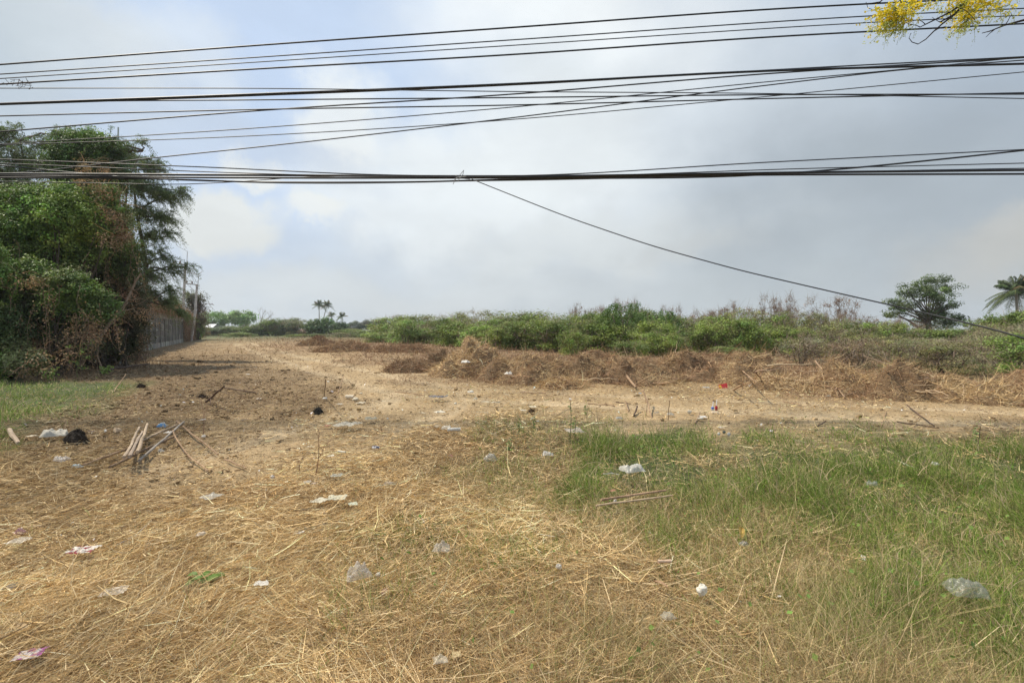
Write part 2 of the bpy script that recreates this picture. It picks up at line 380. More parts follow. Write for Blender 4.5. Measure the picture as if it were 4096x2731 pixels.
# ------------------------------------------------------------------ ground sheet
S_STRAW, S_GRN, S_DRY = (.19, .125, .058), (.075, .09, .035), (.12, .09, .05)  # soil under straw darkened in colour to paint shade into gaps between blades
S_BARE, S_DARK, S_BRN = (.375, .268, .145), (.175, .12, .064), (.24, .155, .085)
GC = np.array([S_STRAW, S_GRN, S_DRY, S_BARE, S_DARK, S_BRN])
def build_ground():
    rr = [0.0, 0.4]
    while rr[-1] < 2600: rr.append(rr[-1] * (1.011 if rr[-1] < 60 else 1.05) + 0.004)
    rr = np.array(rr)
    th = np.concatenate([np.linspace(-65, 65, 760), np.linspace(67, 293, 60)]); th = np.radians(th)
    R, T = np.meshgrid(rr, th, indexing='ij'); x = R * np.sin(T); y = R * np.cos(T)
    inside = (np.abs(T) < rad(66))
    h = height(x, y)
    w = np.zeros((x.size, 6)); w[:, 0] = .4; w[:, 1] = .3; w[:, 2] = .3
    ins = (inside & (R > 0.5)).ravel()
    w[ins] = cover(x.ravel()[ins], y.ravel()[ins])
    c = w @ GC
    # patchy tone of the soil itself
    f = 1 + 0.14 * fbm(x * 0.5, y * 0.5, 40, 4).ravel()
    c = c * f[:, None]
    pale = np.clip(fbm(x * 0.35 + 4, y * 0.35, 61, 4).ravel() * 2.2 - .1, 0, 1) * w[:, 3]
    c = c * (1 - pale[:, None] * .4) + np.array([.42, .33, .20]) * pale[:, None] * .4
    far = np.clip((R.ravel() - 60) / 60, 0, 1)[:, None]
    c = c * (1 - far) + np.array([.10, .115, .05]) * far
    h = h.ravel() + w[:, 4] * 0.05 * fbm(x * 5, y * 5, 21, 3).ravel() * (R.ravel() < 40) + w[:, 3] * 0.02 * fbm(x * 6, y * 6, 22, 3).ravel() * (R.ravel() < 30)
    near = ins & (R.ravel() < 70); rut = np.zeros(x.size); rut[near] = track_dist(x.ravel()[near], y.ravel()[near]); rut *= np.clip(w[:, 3] * 1.3 + w[:, 4] * .5, 0, 1)
    bnd = np.zeros(x.size); bnd[near] = track_dist(x.ravel()[near], y.ravel()[near], 1.3); c = c * (1 - .5 * (bnd * w[:, 0])[:, None]) + np.array([.40, .29, .16]) * .5 * (bnd * w[:, 0])[:, None]
    h = h - .035 * rut; c = c * (1 - .55 * rut[:, None]) + np.array([.48, .375, .235]) * .55 * rut[:, None]
    damp = np.clip(fbm(x * .9 + 31, y * .9, 67, 4).ravel() * 2.6 - .35, 0, 1) * np.clip(w[:, 3] + .6 * w[:, 4], 0, 1); c = c * (1 - .3 * damp[:, None])
    b = Buf(); nr, nth = R.shape
    i, j = np.meshgrid(np.arange(nr - 1), np.arange(nth), indexing='ij'); j2 = (j + 1) % nth
    q = np.stack([i * nth + j, (i + 1) * nth + j, (i + 1) * nth + j2, i * nth + j2], -1).reshape(-1, 4)
    b.add(np.stack([x.ravel(), y.ravel(), h], 1), q[:, ::-1], c)
    o = b.build('ground', ground_material(), smooth=True)
    tag(o, 'flat cleared plot of tan soil', None, None, 'structure')
build_ground()

# ------------------------------------------------------------------ straw, grass, litter of stalks
def sample(n, v0, v1, key, u0=-140, u1=1160, shift=0.0, rng=RG, thr=None, power=1.0):
    u = rng.uniform(u0, u1, n); v = rng.uniform(v0, v1, n)
    x, y = gnd_a(u, v)
    ys = y + shift
    w = cover(x, ys)
    k = sum(w[:, "SGDBKM".index(ch)] * m for ch, m in key.items())
    ok = rng.uniform(size=n) < np.clip(k, 0, 1) ** power
    x, y, w = x[ok], y[ok], w[ok]
    return x, y, height(x, y), w
def scale_w(y, wmin, px): return np.maximum(wmin, px * y / FPX)
def flow(x, y): return 0.35 + 1.5 * fbm(x * .55, y * .55, 70, 3) + .4 * fbm(x * 2, y * 2, 71, 2)

STRAWC = np.array([(.81, .60, .30), (.69, .485, .23), (.90, .72, .43), (.46, .305, .14), (.73, .56, .32), (.25, .155, .075)])
STP = np.array([.26, .24, .14, .17, .11, .08])
def straw():
    b = Buf()
    x, y, z, w = sample(430000, 384, 760, dict(S=.95, B=.045, K=.2, G=.10, D=.5))
    n = len(x); mess = vnoise(x * .9, y * .9, 77)
    ang = flow(x, y) + RG.normal(size=n) * (.28 + 1.1 * mess) + (RG.uniform(size=n) < .5) * math.pi
    elev = np.abs(RG.normal(size=n)) * .14 - .02
    Ln = RG.gamma(3.2, .042, n) * (0.8 + .35 * mess) * np.clip(1.35 - y / 16, .45, 1); W = scale_w(y, .0042, .66) * (RG.uniform(.4, 1.2, n) + (RG.uniform(size=n) < .22) * RG.uniform(.3, 1.1, n)) * np.clip(1.25 - y / 26, .6, 1)
    P = np.stack([x, y, z + RG.uniform(0, 1, n) ** .6 * (.02 + .085 * np.clip(fbm(x * 1.6, y * 1.6, 84, 4) + .45, 0, 1.2)) * (w[:, 0] + .4)], 1)
    ci = RG.choice(6, n, p=STP / STP.sum()); c = STRAWC[ci] * np.exp(RG.normal(size=(n, 1)) * .24) * 1.0
    dk = np.clip(w[:, 4] * 1.2, 0, 1)[:, None]; c = c * (1 - dk * .45)
    dd = np.clip(w[:, 2], 0, 1)[:, None]; c = c * (1 - dd * .22)
    band = track_dist(x, y, 1.3)[:, None]; tone = (1 + .32 * fbm(x * .9, y * .9, 80, 4)[:, None] * (1 - .6 * band)) * (1 + .16 * band); c = c * tone
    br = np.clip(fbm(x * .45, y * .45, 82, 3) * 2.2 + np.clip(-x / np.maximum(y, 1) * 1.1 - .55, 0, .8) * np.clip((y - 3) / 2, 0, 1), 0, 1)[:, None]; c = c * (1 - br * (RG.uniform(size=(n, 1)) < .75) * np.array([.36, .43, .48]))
    Ln = Ln * (1 - .4 * band[:, 0]); keep = RG.uniform(size=n) > .4 * band[:, 0]
    blades(b, P[keep], ang[keep], elev[keep] * (1 - .5 * band[keep, 0]), Ln[keep], W[keep], np.full(keep.sum(), .16) + .2 * (RG.uniform(size=keep.sum()) < .2), c[keep], 2, 0)
    # a looser layer of stalks standing or crossing the mat
    x, y, z, w = sample(15000, 400, 760, dict(S=1, D=.5, K=.3))
    n = len(x); P = np.stack([x, y, z + .02], 1)
    blades(b, P, RG.uniform(0, 6.3, n), np.abs(RG.normal(size=n)) * .45, RG.gamma(4, .03, n), scale_w(y, .003, .5) * RG.uniform(.6, 1.1, n), np.full(n, .3),
           STRAWC[RG.choice([0, 2, 4, 1], n)] * np.exp(RG.normal(size=(n, 1)) * .12), 3, 0)
    # fine broken fragments that mat the stalks together
    x, y, z, w = sample(240000, 386, 740, dict(S=1, D=.6, K=.45, B=.10, G=.1)); n = len(x)
    cf = np.array([(.60, .44, .22), (.42, .28, .13), (.30, .19, .09), (.72, .56, .32), (.20, .13, .07)])[RG.choice(5, n, p=[.28, .27, .2, .13, .12])] * np.exp(RG.normal(size=(n, 1)) * .2)
    blades(b, np.stack([x, y, z + RG.uniform(.005, .075, n) * (w[:, 0] + .3)], 1), flow(x, y) + RG.normal(size=n) * .9, RG.normal(size=n) * .25, RG.gamma(3, .016, n), scale_w(y, .0034, .6) * RG.uniform(.5, 1.5, n), np.full(n, .2), cf, 1, 0)
    tag(b.build('dry_straw', M_STRAW), 'golden cut straw lying in a swirling mat over the foreground', 'straw', None, 'stuff')
straw()
def dry_grass():
    b = Buf()
    x, y, z, w = sample(230000, 392, 800, dict(D=1.0, G=.16, S=.04), shift=.35)
    n = len(x); cl = vnoise(x * 2.2, y * 2.2, 31)
    hh = (.08 + .17 * cl) * (.5 + RG.gamma(4, .13, n))
    elev = np.clip(RG.normal(.62, .45, n), .0, 1.5)
    ang = RG.uniform(0, 6.3, n) + .0; ang = np.where(RG.uniform(size=n) < .4, flow(x, y) + RG.normal(size=n) * .5, ang)
    pal = np.array([(.45, .34, .17), (.58, .46, .24), (.33, .25, .13), (.68, .55, .31), (.27, .30, .09), (.36, .24, .14)])
    c = pal[RG.choice(6, n, p=[.22, .2, .18, .1, .2, .10])] * np.exp(RG.normal(size=(n, 1)) * .24)
    c = c * (1 + .2 * fbm(x * .9, y * .9, 33, 3)[:, None])
    blades(b, np.stack([x, y, z], 1), ang, elev, hh, scale_w(y, .0034, .55) * RG.uniform(.6, 1.2, n), np.full(n, .5), c, 3, .35)
    tag(b.build('dry_grass', M_GRASS), 'brown dry upright grass tangled between the straw and the green grass', 'grass', None, 'stuff')
dry_grass()
def green_grass():
    b = Buf()
    x, y, z, w = sample(560000, 366, 830, dict(G=1.15, D=.2, S=.014), shift=.45, u0=-160, u1=1190, power=1.25)
    n = len(x); cl = vnoise(x * 1.6, y * 1.6, 51); big = vnoise(x * .5, y * .5, 52)
    gap = RG.uniform(size=n) < (.08 + 1.0 * cl ** 1.5 + .45 * np.clip((vnoise(x * 1.1 + 7, y * 1.1, 58) - .35) * 2.2, 0, 1)); x, y, z, w, cl, big = x[gap], y[gap], z[gap], w[gap], cl[gap], big[gap]; n = len(x)
    tuft = np.clip((vnoise(x * 1.1 + 7, y * 1.1, 58) - .35) * 2.2, 0, 1) ** 1.3
    hh = (.09 + .20 * cl * (.5 + big) + .24 * tuft * cl) * RG.uniform(.5, 1.25, n) * (.45 + .55 * w[:, 1])
    hh *= np.clip(1.15 - y / 40, .5, 1)
    elev = np.clip(RG.normal(.95, .33, n), .1, 1.5)
    ang = np.where(RG.uniform(size=n) < .6, 2.7 + 2.2 * fbm(x * .9, y * .9, 57, 2) + RG.normal(size=n) * .6 + fbm(x * .8, y * .8, 54, 2), RG.uniform(0, 6.3, n))
    pal = np.array([(.145, .235, .035), (.21, .305, .05), (.29, .36, .085), (.09, .145, .03), (.40, .39, .15), (.56, .46, .23), (.34, .26, .13)])
    pr = RG.choice(7, n, p=[.20, .20, .16, .14, .13, .10, .07])
    c = pal[pr] * np.exp(RG.normal(size=(n, 1)) * .15) * (1 + .25 * fbm(x * .7, y * .7, 55, 3)[:, None])
    blades(b, np.stack([x, y, z], 1), ang, elev, hh, scale_w(y, .0042, .55) * RG.uniform(.6, 1.25, n), np.full(n, .25), c, 3, .45)
    # seed heads above the thick grass
    k = RG.choice(n, 2600); k = k[w[k, 1] > .45]; m = len(k)
    blades(b, np.stack([x[k], y[k], z[k] + hh[k] * .5], 1), RG.uniform(0, 6.3, m), RG.uniform(.7, 1.5, m), hh[k] * .8, scale_w(y[k], .004, .6), np.full(m, .3),
           jit((.50, .38, .24), m), 3, .5)
    # broad creeping weed leaves
    k = RG.choice(n, 700); m = len(k)
    leaves(b, np.stack([x[k], y[k], z[k] + RG.uniform(.03, .2, m)], 1), np.minimum(.05, .02 + .004 * y[k]) * RG.uniform(.7, 1.3, m), jit((.17, .25, .06), m), .8)
    tag(b.build('green_grass', M_GRASS), 'long green grass in a belt across the lower right and beside the creepers', 'grass', None, 'stuff')
green_grass()
def brush():
    b = Buf()
    x, y, z, w = sample(150000, 334, 400, dict(M=1.0, B=.12, K=.25, D=.3), u0=80, u1=1130)
    n = len(x); cl = vnoise(x * .7, y * .7, 151)
    elev = np.where(RG.uniform(size=n) < .5, np.abs(RG.normal(size=n)) * .25, RG.uniform(.2, 1.4, n))
    hh = RG.gamma(4, .06, n) * (.35 + 1.0 * cl) * (.35 + .65 * w[:, 5]) * np.clip(y / 18, .6, 1.7)
    pal = np.array([(.30, .18, .10), (.40, .26, .15), (.22, .13, .075), (.52, .38, .22), (.33, .24, .15), (.17, .17, .06)])
    c = pal[RG.choice(6, n, p=[.28, .24, .18, .14, .11, .05])] * np.exp(RG.normal(size=(n, 1)) * .18) * (1 + .2 * fbm(x * .3, y * .3, 153, 3)[:, None])
    blades(b, np.stack([x, y, z], 1), RG.uniform(0, 6.3, n), elev, hh, scale_w(y, .006, .5) * RG.uniform(.5, 1.2, n), np.full(n, .45), c, 2, .2)
    tag(b.build('dead_brush', M_BRUSH), 'low brown stubble of cut scrub covering the plot before the thicket', 'brush', None, 'stuff')
brush()
def litter_twigs():
    b = Buf()
    x, y, z, w = sample(70000, 345, 480, dict(K=1.0, B=.14, S=.06), u0=-60, u1=1100)
    n = len(x)
    pal = np.array([(.36, .24, .13), (.20, .12, .07), (.52, .38, .22), (.12, .08, .05)])
    c = pal[RG.choice(4, n, p=[.35, .3, .2, .15])] * np.exp(RG.normal(size=(n, 1)) * .15)
    blades(b, np.stack([x, y, z + .012], 1), RG.uniform(0, 6.3, n), np.abs(RG.normal(size=n)) * .3, RG.gamma(2.4, .024, n) * np.clip(y / 11, .8, 1.6), scale_w(y, .005, .55) * RG.uniform(.6, 1.4, n), np.full(n, .14), c, 2, 0)
    tag(b.build('chopped_twigs', M_BRUSH), 'chopped twigs and stalks strewn over the dark and bare soil', 'twigs', None, 'stuff')
    b = Buf()
    x, y, z, w = sample(34000, 350, 500, dict(K=.75, B=.16, S=.02), u0=-60, u1=1100)
    n = len(x); s = RG.gamma(1.6, .0085, n) * np.clip(y / 9, .8, 1.7)
    base = np.array([[-1, -1, -1], [1, -1, -1], [1, 1, -1], [-1, 1, -1], [-1, -1, 1], [1, -1, 1], [1, 1, 1], [-1, 1, 1]], float) * .6
    V = base[None] * (1 + RG.normal(size=(n, 8, 3)) * .35) * s[:, None, None] * np.array([1, 1, .6]) + np.stack([x, y, z + s * .25], 1)[:, None]
    q = np.array([[0, 3, 2, 1], [4, 5, 6, 7], [0, 1, 5, 4], [1, 2, 6, 5], [2, 3, 7, 6], [3, 0, 4, 7]])
    c = (w @ GC) * np.exp(RG.normal(size=(n, 1)) * .2) * 1.05
    b.add(V.reshape(-1, 3), ((np.arange(n) * 8)[:, None, None] + q[None]).reshape(-1, 4), np.repeat(c, 8, 0))
    tag(b.build('soil_clods', M_SOIL), 'crumbled clods of tan and brown soil', 'soil', None, 'stuff')
    b = Buf()
    x, y, z, w = sample(1500, 345, 620, dict(K=.5, B=.5, S=.25, D=.05), u0=0, u1=1024)
    n = len(x)
    leaves(b, np.stack([x, y, z + .035], 1), np.clip(RG.gamma(3, .008, n) * np.clip(y / 6, .7, 2.4), .01, .09), jit((.68, .66, .60), n, .25, .06), .7, 1.5)
    tag(b.build('litter_scraps', M_PAPER), 'tiny pale scraps of paper and plastic scattered over the soil', 'litter', None, 'stuff')
litter_twigs()

# ------------------------------------------------------------------ trees and thicket
def V3(*a): return np.array(a, float)
def grow(buf, p, d, ln, r, lev, tips, rng, spread=.55, up=.15, c=(.16, .12, .09), kids=(3, 4), shrink=.68):
    path = [p]; q = p.copy(); dd = d.copy()
    for k in range(3):
        dd = norm(dd + rng.normal(size=3) * .16 + V3(0, 0, up * .4)); q = q + dd * ln / 3; path.append(q)
    tube(buf, path, np.linspace(r, r * .6, 4), c, 5 if lev else 4)
    if lev == 0: tips.append((q, dd)); return
    if lev <= 2: tips.append((path[2], dd))
    for k in range(rng.integers(kids[0], kids[1] + 1)):
        nd = norm(dd + rng.normal(size=3) * spread + V3(0, 0, up))
        grow(buf, path[-1] if k else q, nd, ln * shrink * rng.uniform(.8, 1.2), r * .58, lev - 1, tips, rng, spread, up, c, kids, shrink)
def clump_cloud(b, C, R, per, size, c, rng, aspect=.5, shell=.75, up=.6, cj=.2, squash=.8, hue=.05):
    """leaves gathered in clumps: C centres (k,3), R radii (k,)"""
    k = len(C); n = k * per
    ci = np.repeat(np.arange(k), per)
    d = norm(rng.normal(size=(n, 3))); rr = (shell + (1 - shell) * rng.uniform(size=n)) * np.where(rng.uniform(size=n) < .35, rng.uniform(.2, 1, n), 1) * rng.uniform(.75, 1.25, n)
    P = C[ci] + d * (R[ci] * rr)[:, None] * np.array([1, 1, squash])
    cc = jit(c, k, cj, hue, rng)[ci] * np.exp(rng.normal(size=(n, 1)) * .12)
    leaves(b, P, size * rng.uniform(.6, 1.35, n), cc, aspect, up, d, rng)
def ellips(n, rx, ry, rz, rng, lo=.45, zmin=-1.0):
    d = norm(rng.normal(size=(n * 3, 3))); d = d[d[:, 2] > zmin][:n]
    return d * (lo + (1 - lo) * rng.uniform(size=(len(d), 1)) ** .5) * np.array([rx, ry, rz])

PROTO = {}
def bush_parts(kind, seed):
    """two meshes (crown, stems) of a bush about 1 m in half width and 2 m tall, base at the origin"""
    key = (kind, seed)
    if key in PROTO: return PROTO[key]
    rng = np.random.default_rng(100 + seed * 13 + hash(kind) % 1 + len(kind) * 7)
    b = Buf(); s = Buf(); tips = []
    sc_ = dict(green=(.16, .22, .045), bright=(.235, .305, .06), olive=(.22, .225, .08), weeping=(.115, .19, .04), brown=(.25, .185, .11), bare=(.27, .175, .11), pale=(.31, .28, .17), light=(.23, .33, .07), dark=(.075, .12, .04))[kind]
    for k in range(5 if kind != 'bare' else 3):
        a = rng.uniform(0, 6.3); t = rng.uniform(.15, .5)
        grow(s, V3(math.cos(a) * .12, math.sin(a) * .12, -.02), norm(V3(math.cos(a) * t, math.sin(a) * t, 1)), .75, .035, 2 if kind != 'bare' else 3, tips, rng, .5 if kind != 'bare' else .42, .25, (.22, .17, .13) if kind != 'bare' else (.26, .21, .18), (2, 3))
    T = np.array([t[0] for t in tips])
    T[:, :2] *= 1.0 / max(.5, np.percentile(np.abs(T[:, :2]), 97)); T[:, 2] *= 1.9 / T[:, 2].max()
    if kind in ('green', 'bright', 'light', 'dark'):
        C = ellips(34, .85, .85, .85, rng, .35, -.6) + V3(0, 0, 1.05); C = np.vstack([C, T[rng.choice(len(T), 12)], ellips(12, .9, .9, .3, rng, .5, -.9) + V3(0, 0, .35)])
        clump_cloud(b, C, rng.uniform(.16, .40, len(C)), 95, .085, sc_, rng, .55, cj=.24, hue=.07)
        clump_cloud(b, C, rng.uniform(.3, .55, len(C)), 18, .07, sc_, rng, .5, shell=.9, cj=.24)
        n = 260; blades(b, ellips(n, .95, .95, 1, rng, .5, -.6) + V3(0, 0, 1), rng.uniform(0, 6.3, n), rng.uniform(.2, 1.5, n), rng.uniform(.15, .55, n), np.full(n, .012), np.full(n, .3), jit((.33, .26, .17), n, .2, .05, rng), 2, 0, rng=rng)
    elif kind == 'weeping':
        C = ellips(60, .85, .85, .8, rng, .7, -.2) + V3(0, 0, 1.05)
        for cc in C:
            m = 26; t = np.linspace(0, 1, m); o = norm(V3(cc[0], cc[1], .1)); L_ = rng.uniform(.35, .8)
            P = cc + o * (t * .28)[:, None] * L_ + np.stack([t * 0, t * 0, .12 * t - L_ * t ** 1.6], 1); P = np.repeat(P, 3, 0) + rng.normal(size=(m * 3, 3)) * .04
            P[:, 2] = np.maximum(P[:, 2], .02)
            leaves(b, P, .075, jit(sc_, m * 3, .2, .06, rng), .35, .5, None, rng)
        clump_cloud(b, ellips(20, .6, .6, .7, rng, .2) + V3(0, 0, 1), np.full(20, .35), 60, .085, sc_, rng)
    elif kind in ('olive', 'pale', 'brown'):
        C = np.vstack([T[rng.choice(len(T), 26)], ellips(30, .9, .9, .9, rng, .3, -.9) + V3(0, 0, .95), ellips(16, .95, .95, .3, rng, .5, -.9) + V3(0, 0, .35)])
        clump_cloud(b, C, rng.uniform(.12, .34, len(C)), 62, .06, sc_, rng, .45, cj=.3, hue=.08)
        n = 500; P = ellips(n, .95, .95, 1, rng, .4, -.8) + V3(0, 0, 1)
        blades(b, P, rng.uniform(0, 6.3, n), rng.uniform(.2, 1.5, n), rng.uniform(.15, .45, n), np.full(n, .012), np.full(n, .3), jit((.30, .23, .16), n, .2, .05, rng), 2, 0, rng=rng)
    else:
        C = T[T[:, 2] > .9]; C = C[rng.choice(len(C), min(len(C), 60))]
        clump_cloud(b, C, rng.uniform(.05, .17, len(C)), 16, .06, sc_, rng, .3, cj=.25, up=0)
        n = 420; P = T[rng.choice(len(T), n)] + rng.normal(size=(n, 3)) * .05
        blades(b, P, rng.uniform(0, 6.3, n), rng.uniform(.1, 1.5, n), rng.uniform(.1, .4, n), np.full(n, .011), np.full(n, .4), jit((.28, .21, .155), n, .15, .03, rng), 2, 0, rng=rng)
    cr = b.build('crown', M_LEAF if kind not in ('brown', 'bare', 'pale') else M_DEAD, link=False); st = s.build('stem', M_BARK, link=False)
    PROTO[key] = (cr.data, st.data); bpy.data.objects.remove(cr); bpy.data.objects.remove(st)
    return PROTO[key]
def bush(kind, seed, x, y, w, h, label, group, name='bush', cat='bush', rz=None):
    cr, st = bush_parts(kind, seed)
    t = thing(name, label, cat, (x, y, float(height(x, y)) - .03), group, random.random() * 6.3 if rz is None else rz)
    t.scale = (w / 2, w / 2, h / 1.55)
    for nm, d in (('crown', cr), ('stem', st)):
        o = bpy.data.objects.new(nm, d); col.objects.link(o); o.parent = t
    return t
random.seed(5)
def zone(u):
    for lim, s in ((400, 'at the thin left end of the thicket'), (425, 'near the left end of the thicket'), (450, 'behind the dark pit'), (480, 'behind the white packet on the straw pile'), (515, 'behind the golden straw pile'), (545, 'behind the tallest brush pile'),
                   (575, 'right of the tallest brush pile'), (604, 'just left of the two weeping bushes'), (640, 'at the left weeping bush'), (680, 'at the right weeping bush'), (712, 'just right of the weeping bushes'), (745, 'behind the red board'),
                   (778, 'above the pale leaning plank'), (810, 'under the highest brown tops'), (835, 'left of the widest leafless crown'), (860, 'under the widest leafless crown'), (885, 'left of the lone leafy tree'), (920, 'under the left side of the lone tree'), (950, 'under the lone leafy tree'),
                   (985, 'between the lone tree and the palm'), (1020, 'under the large palm'), (1200, 'at the right edge past the palm')):
        if u < lim: return s
def interp(u, pts): return float(np.interp(u, [p[0] for p in pts], [p[1] for p in pts]))
BASE_V = [(380, 341), (450, 345), (512, 349), (600, 352), (700, 354), (800, 356), (900, 359), (1060, 361)]
TOP_V = [(380, 323), (400, 317), (450, 315), (500, 317), (560, 314), (590, 320), (615, 318), (700, 322), (735, 315), (760, 320), (800, 321), (850, 324), (900, 331), (950, 328), (985, 327), (1030, 319), (1060, 317)]
DESC = dict(green='mid green leafy bush', bright='bright green leafy bush', olive='dull olive scrubby bush', brown='brown half dry bush', pale='pale greyish dry-leaved bush', light='light green bush', dark='dark green bush')
def thicket():
    rg = np.random.default_rng(21)
    # front row, low
    u = 386.0
    while u < 1075:
        vb = interp(u, BASE_V) + rg.uniform(-1, 1); d = EYE * FPX / (vb - HZ); x = (u - CU) / FPX * d
        wpx = rg.uniform(24, 46); w = wpx / FPX * d; top = interp(u, TOP_V) + rg.uniform(7, 15)
        h = max(.7, EYE + (HZ - top) / FPX * d)
        kinds = ['green', 'bright', 'green', 'light', 'bright'] if u < 770 else ['olive', 'bright', 'pale', 'green', 'olive', 'pale']
        k = kinds[rg.integers(len(kinds))]
        bush(k, int(rg.integers(3)), x, d, w * 1.25, h, 'low ' + DESC[k] + ' in front, ' + zone(u), 'low bushes along the front of the thicket')
        u += wpx * rg.uniform(.42, .62)
    # second row, the green bulk
    u = 392.0
    while u < 1085:
        vb = interp(u, BASE_V) - 3; d = EYE * FPX / max(vb - HZ, 9); x = (u - CU) / FPX * d
        wpx = rg.uniform(26, 52); w = wpx / FPX * d; top = interp(u, TOP_V) + rg.uniform(-1, 7)
        h = EYE + (HZ - top) / FPX * d
        kinds = ['green', 'bright', 'green', 'olive'] if u < 620 else ['green', 'olive', 'bright', 'olive', 'green']
        k = kinds[rg.integers(len(kinds))]
        bush(k, int(rg.integers(3)), x, d, w * 1.3, max(h, 1.2), 'tall ' + DESC[k] + ' ' + zone(u), 'tall bushes in the middle of the thicket')
        u += wpx * rg.uniform(.42, .60)
    # bare brown tops behind
    for u, top, wpx in [(398, 316, 26), (544, 318, 14), (578, 309, 20), (592, 313, 22), (606, 311, 24), (622, 305, 22), (636, 313, 20), (668, 311, 18), (684, 320, 22), (694, 318, 20), (706, 315, 26), (722, 314, 24), (741, 308, 28), (760, 313, 22), (772, 303, 26), (790, 311, 26), (806, 318, 24), (834, 305, 34), (824, 318, 30), (850, 317, 28), (868, 321, 28), (888, 323, 26), (905, 325, 26), (715, 320, 26), (780, 316, 30), (650, 317, 24), (925, 326, 20)]:
        d = EYE * FPX / (interp(u, BASE_V) - 6 - HZ); x = (u - CU) / FPX * d
        bush('bare', int(rg.integers(3)), x, d, wpx * 1.25 / FPX * d, EYE + (HZ - top - 3) / FPX * d, 'leafless brown shrub rising ' + zone(u), 'leafless brown shrubs behind the thicket', 'shrub', 'shrub')
    # two round drooping bushes and their small neighbours
    for u, top, wpx, vb, lab in [(622, 309, 56, 351, 'tall round weeping dark green bush, the left of the pair'), (661, 315, 50, 351.5, 'round weeping dark green bush, the lower right of the pair'),
                                 (636, 308, 26, 348, 'narrow green bush peeking behind the pair of weeping bushes')]:
        d = EYE * FPX / (vb - HZ); x = (u - CU) / FPX * d
        bush('weeping', int(rg.integers(2)), x, d, wpx / FPX * d, EYE + (HZ - top) / FPX * d, lab, 'weeping bushes')
    for u, top, wpx, vb, k, lab in [(653, 336, 34, 356, 'bright', 'small bright green bush in front of the right weeping bush'), (672, 338, 36, 356.5, 'bright', 'small bright green bush right of the weeping pair'),
                                    (574, 334, 30, 355, 'bright', 'small glossy green bush left of the weeping pair'), (630, 345, 40, 357, 'green', 'creeping green bush spreading before the weeping pair'),
                                    (737, 327, 30, 356, 'light', 'vivid light green bush below the brown tops'), (730, 350, 44, 360, 'green', 'dusty green bush right behind the brush piles above the red board')]:
        d = EYE * FPX / (vb - HZ); x = (u - CU) / FPX * d
        bush(k, int(rg.integers(3)), x, d, wpx / FPX * d, max(.6, EYE + (HZ - top) / FPX * d), lab, 'small bushes before the thicket')
    for u, v, wpx, hp, k, lab in [(905, 372, 70, 14, 'olive', 'flat olive dry scrub behind the right brush piles'), (950, 374, 80, 14, 'olive', 'wide flat olive scrub right of centre behind the brush piles'), (990, 369, 56, 18, 'pale', 'pale viny scrub mound left of the palm trunk'),
                                  (855, 367, 60, 12, 'brown', 'low brown scrub under the leafless tops'), (1030, 374, 60, 16, 'light', 'light green scrub under the palm'), (800, 364, 50, 12, 'pale', 'low pale scrub behind the leaning plank')]:
        d = EYE * FPX / (v - HZ); x = (u - CU) / FPX * d
        bush(k, int(rg.integers(3)), x, d, wpx / FPX * d, hp / FPX * d * 2.0, lab, 'low scrub behind the right brush piles')
thicket()
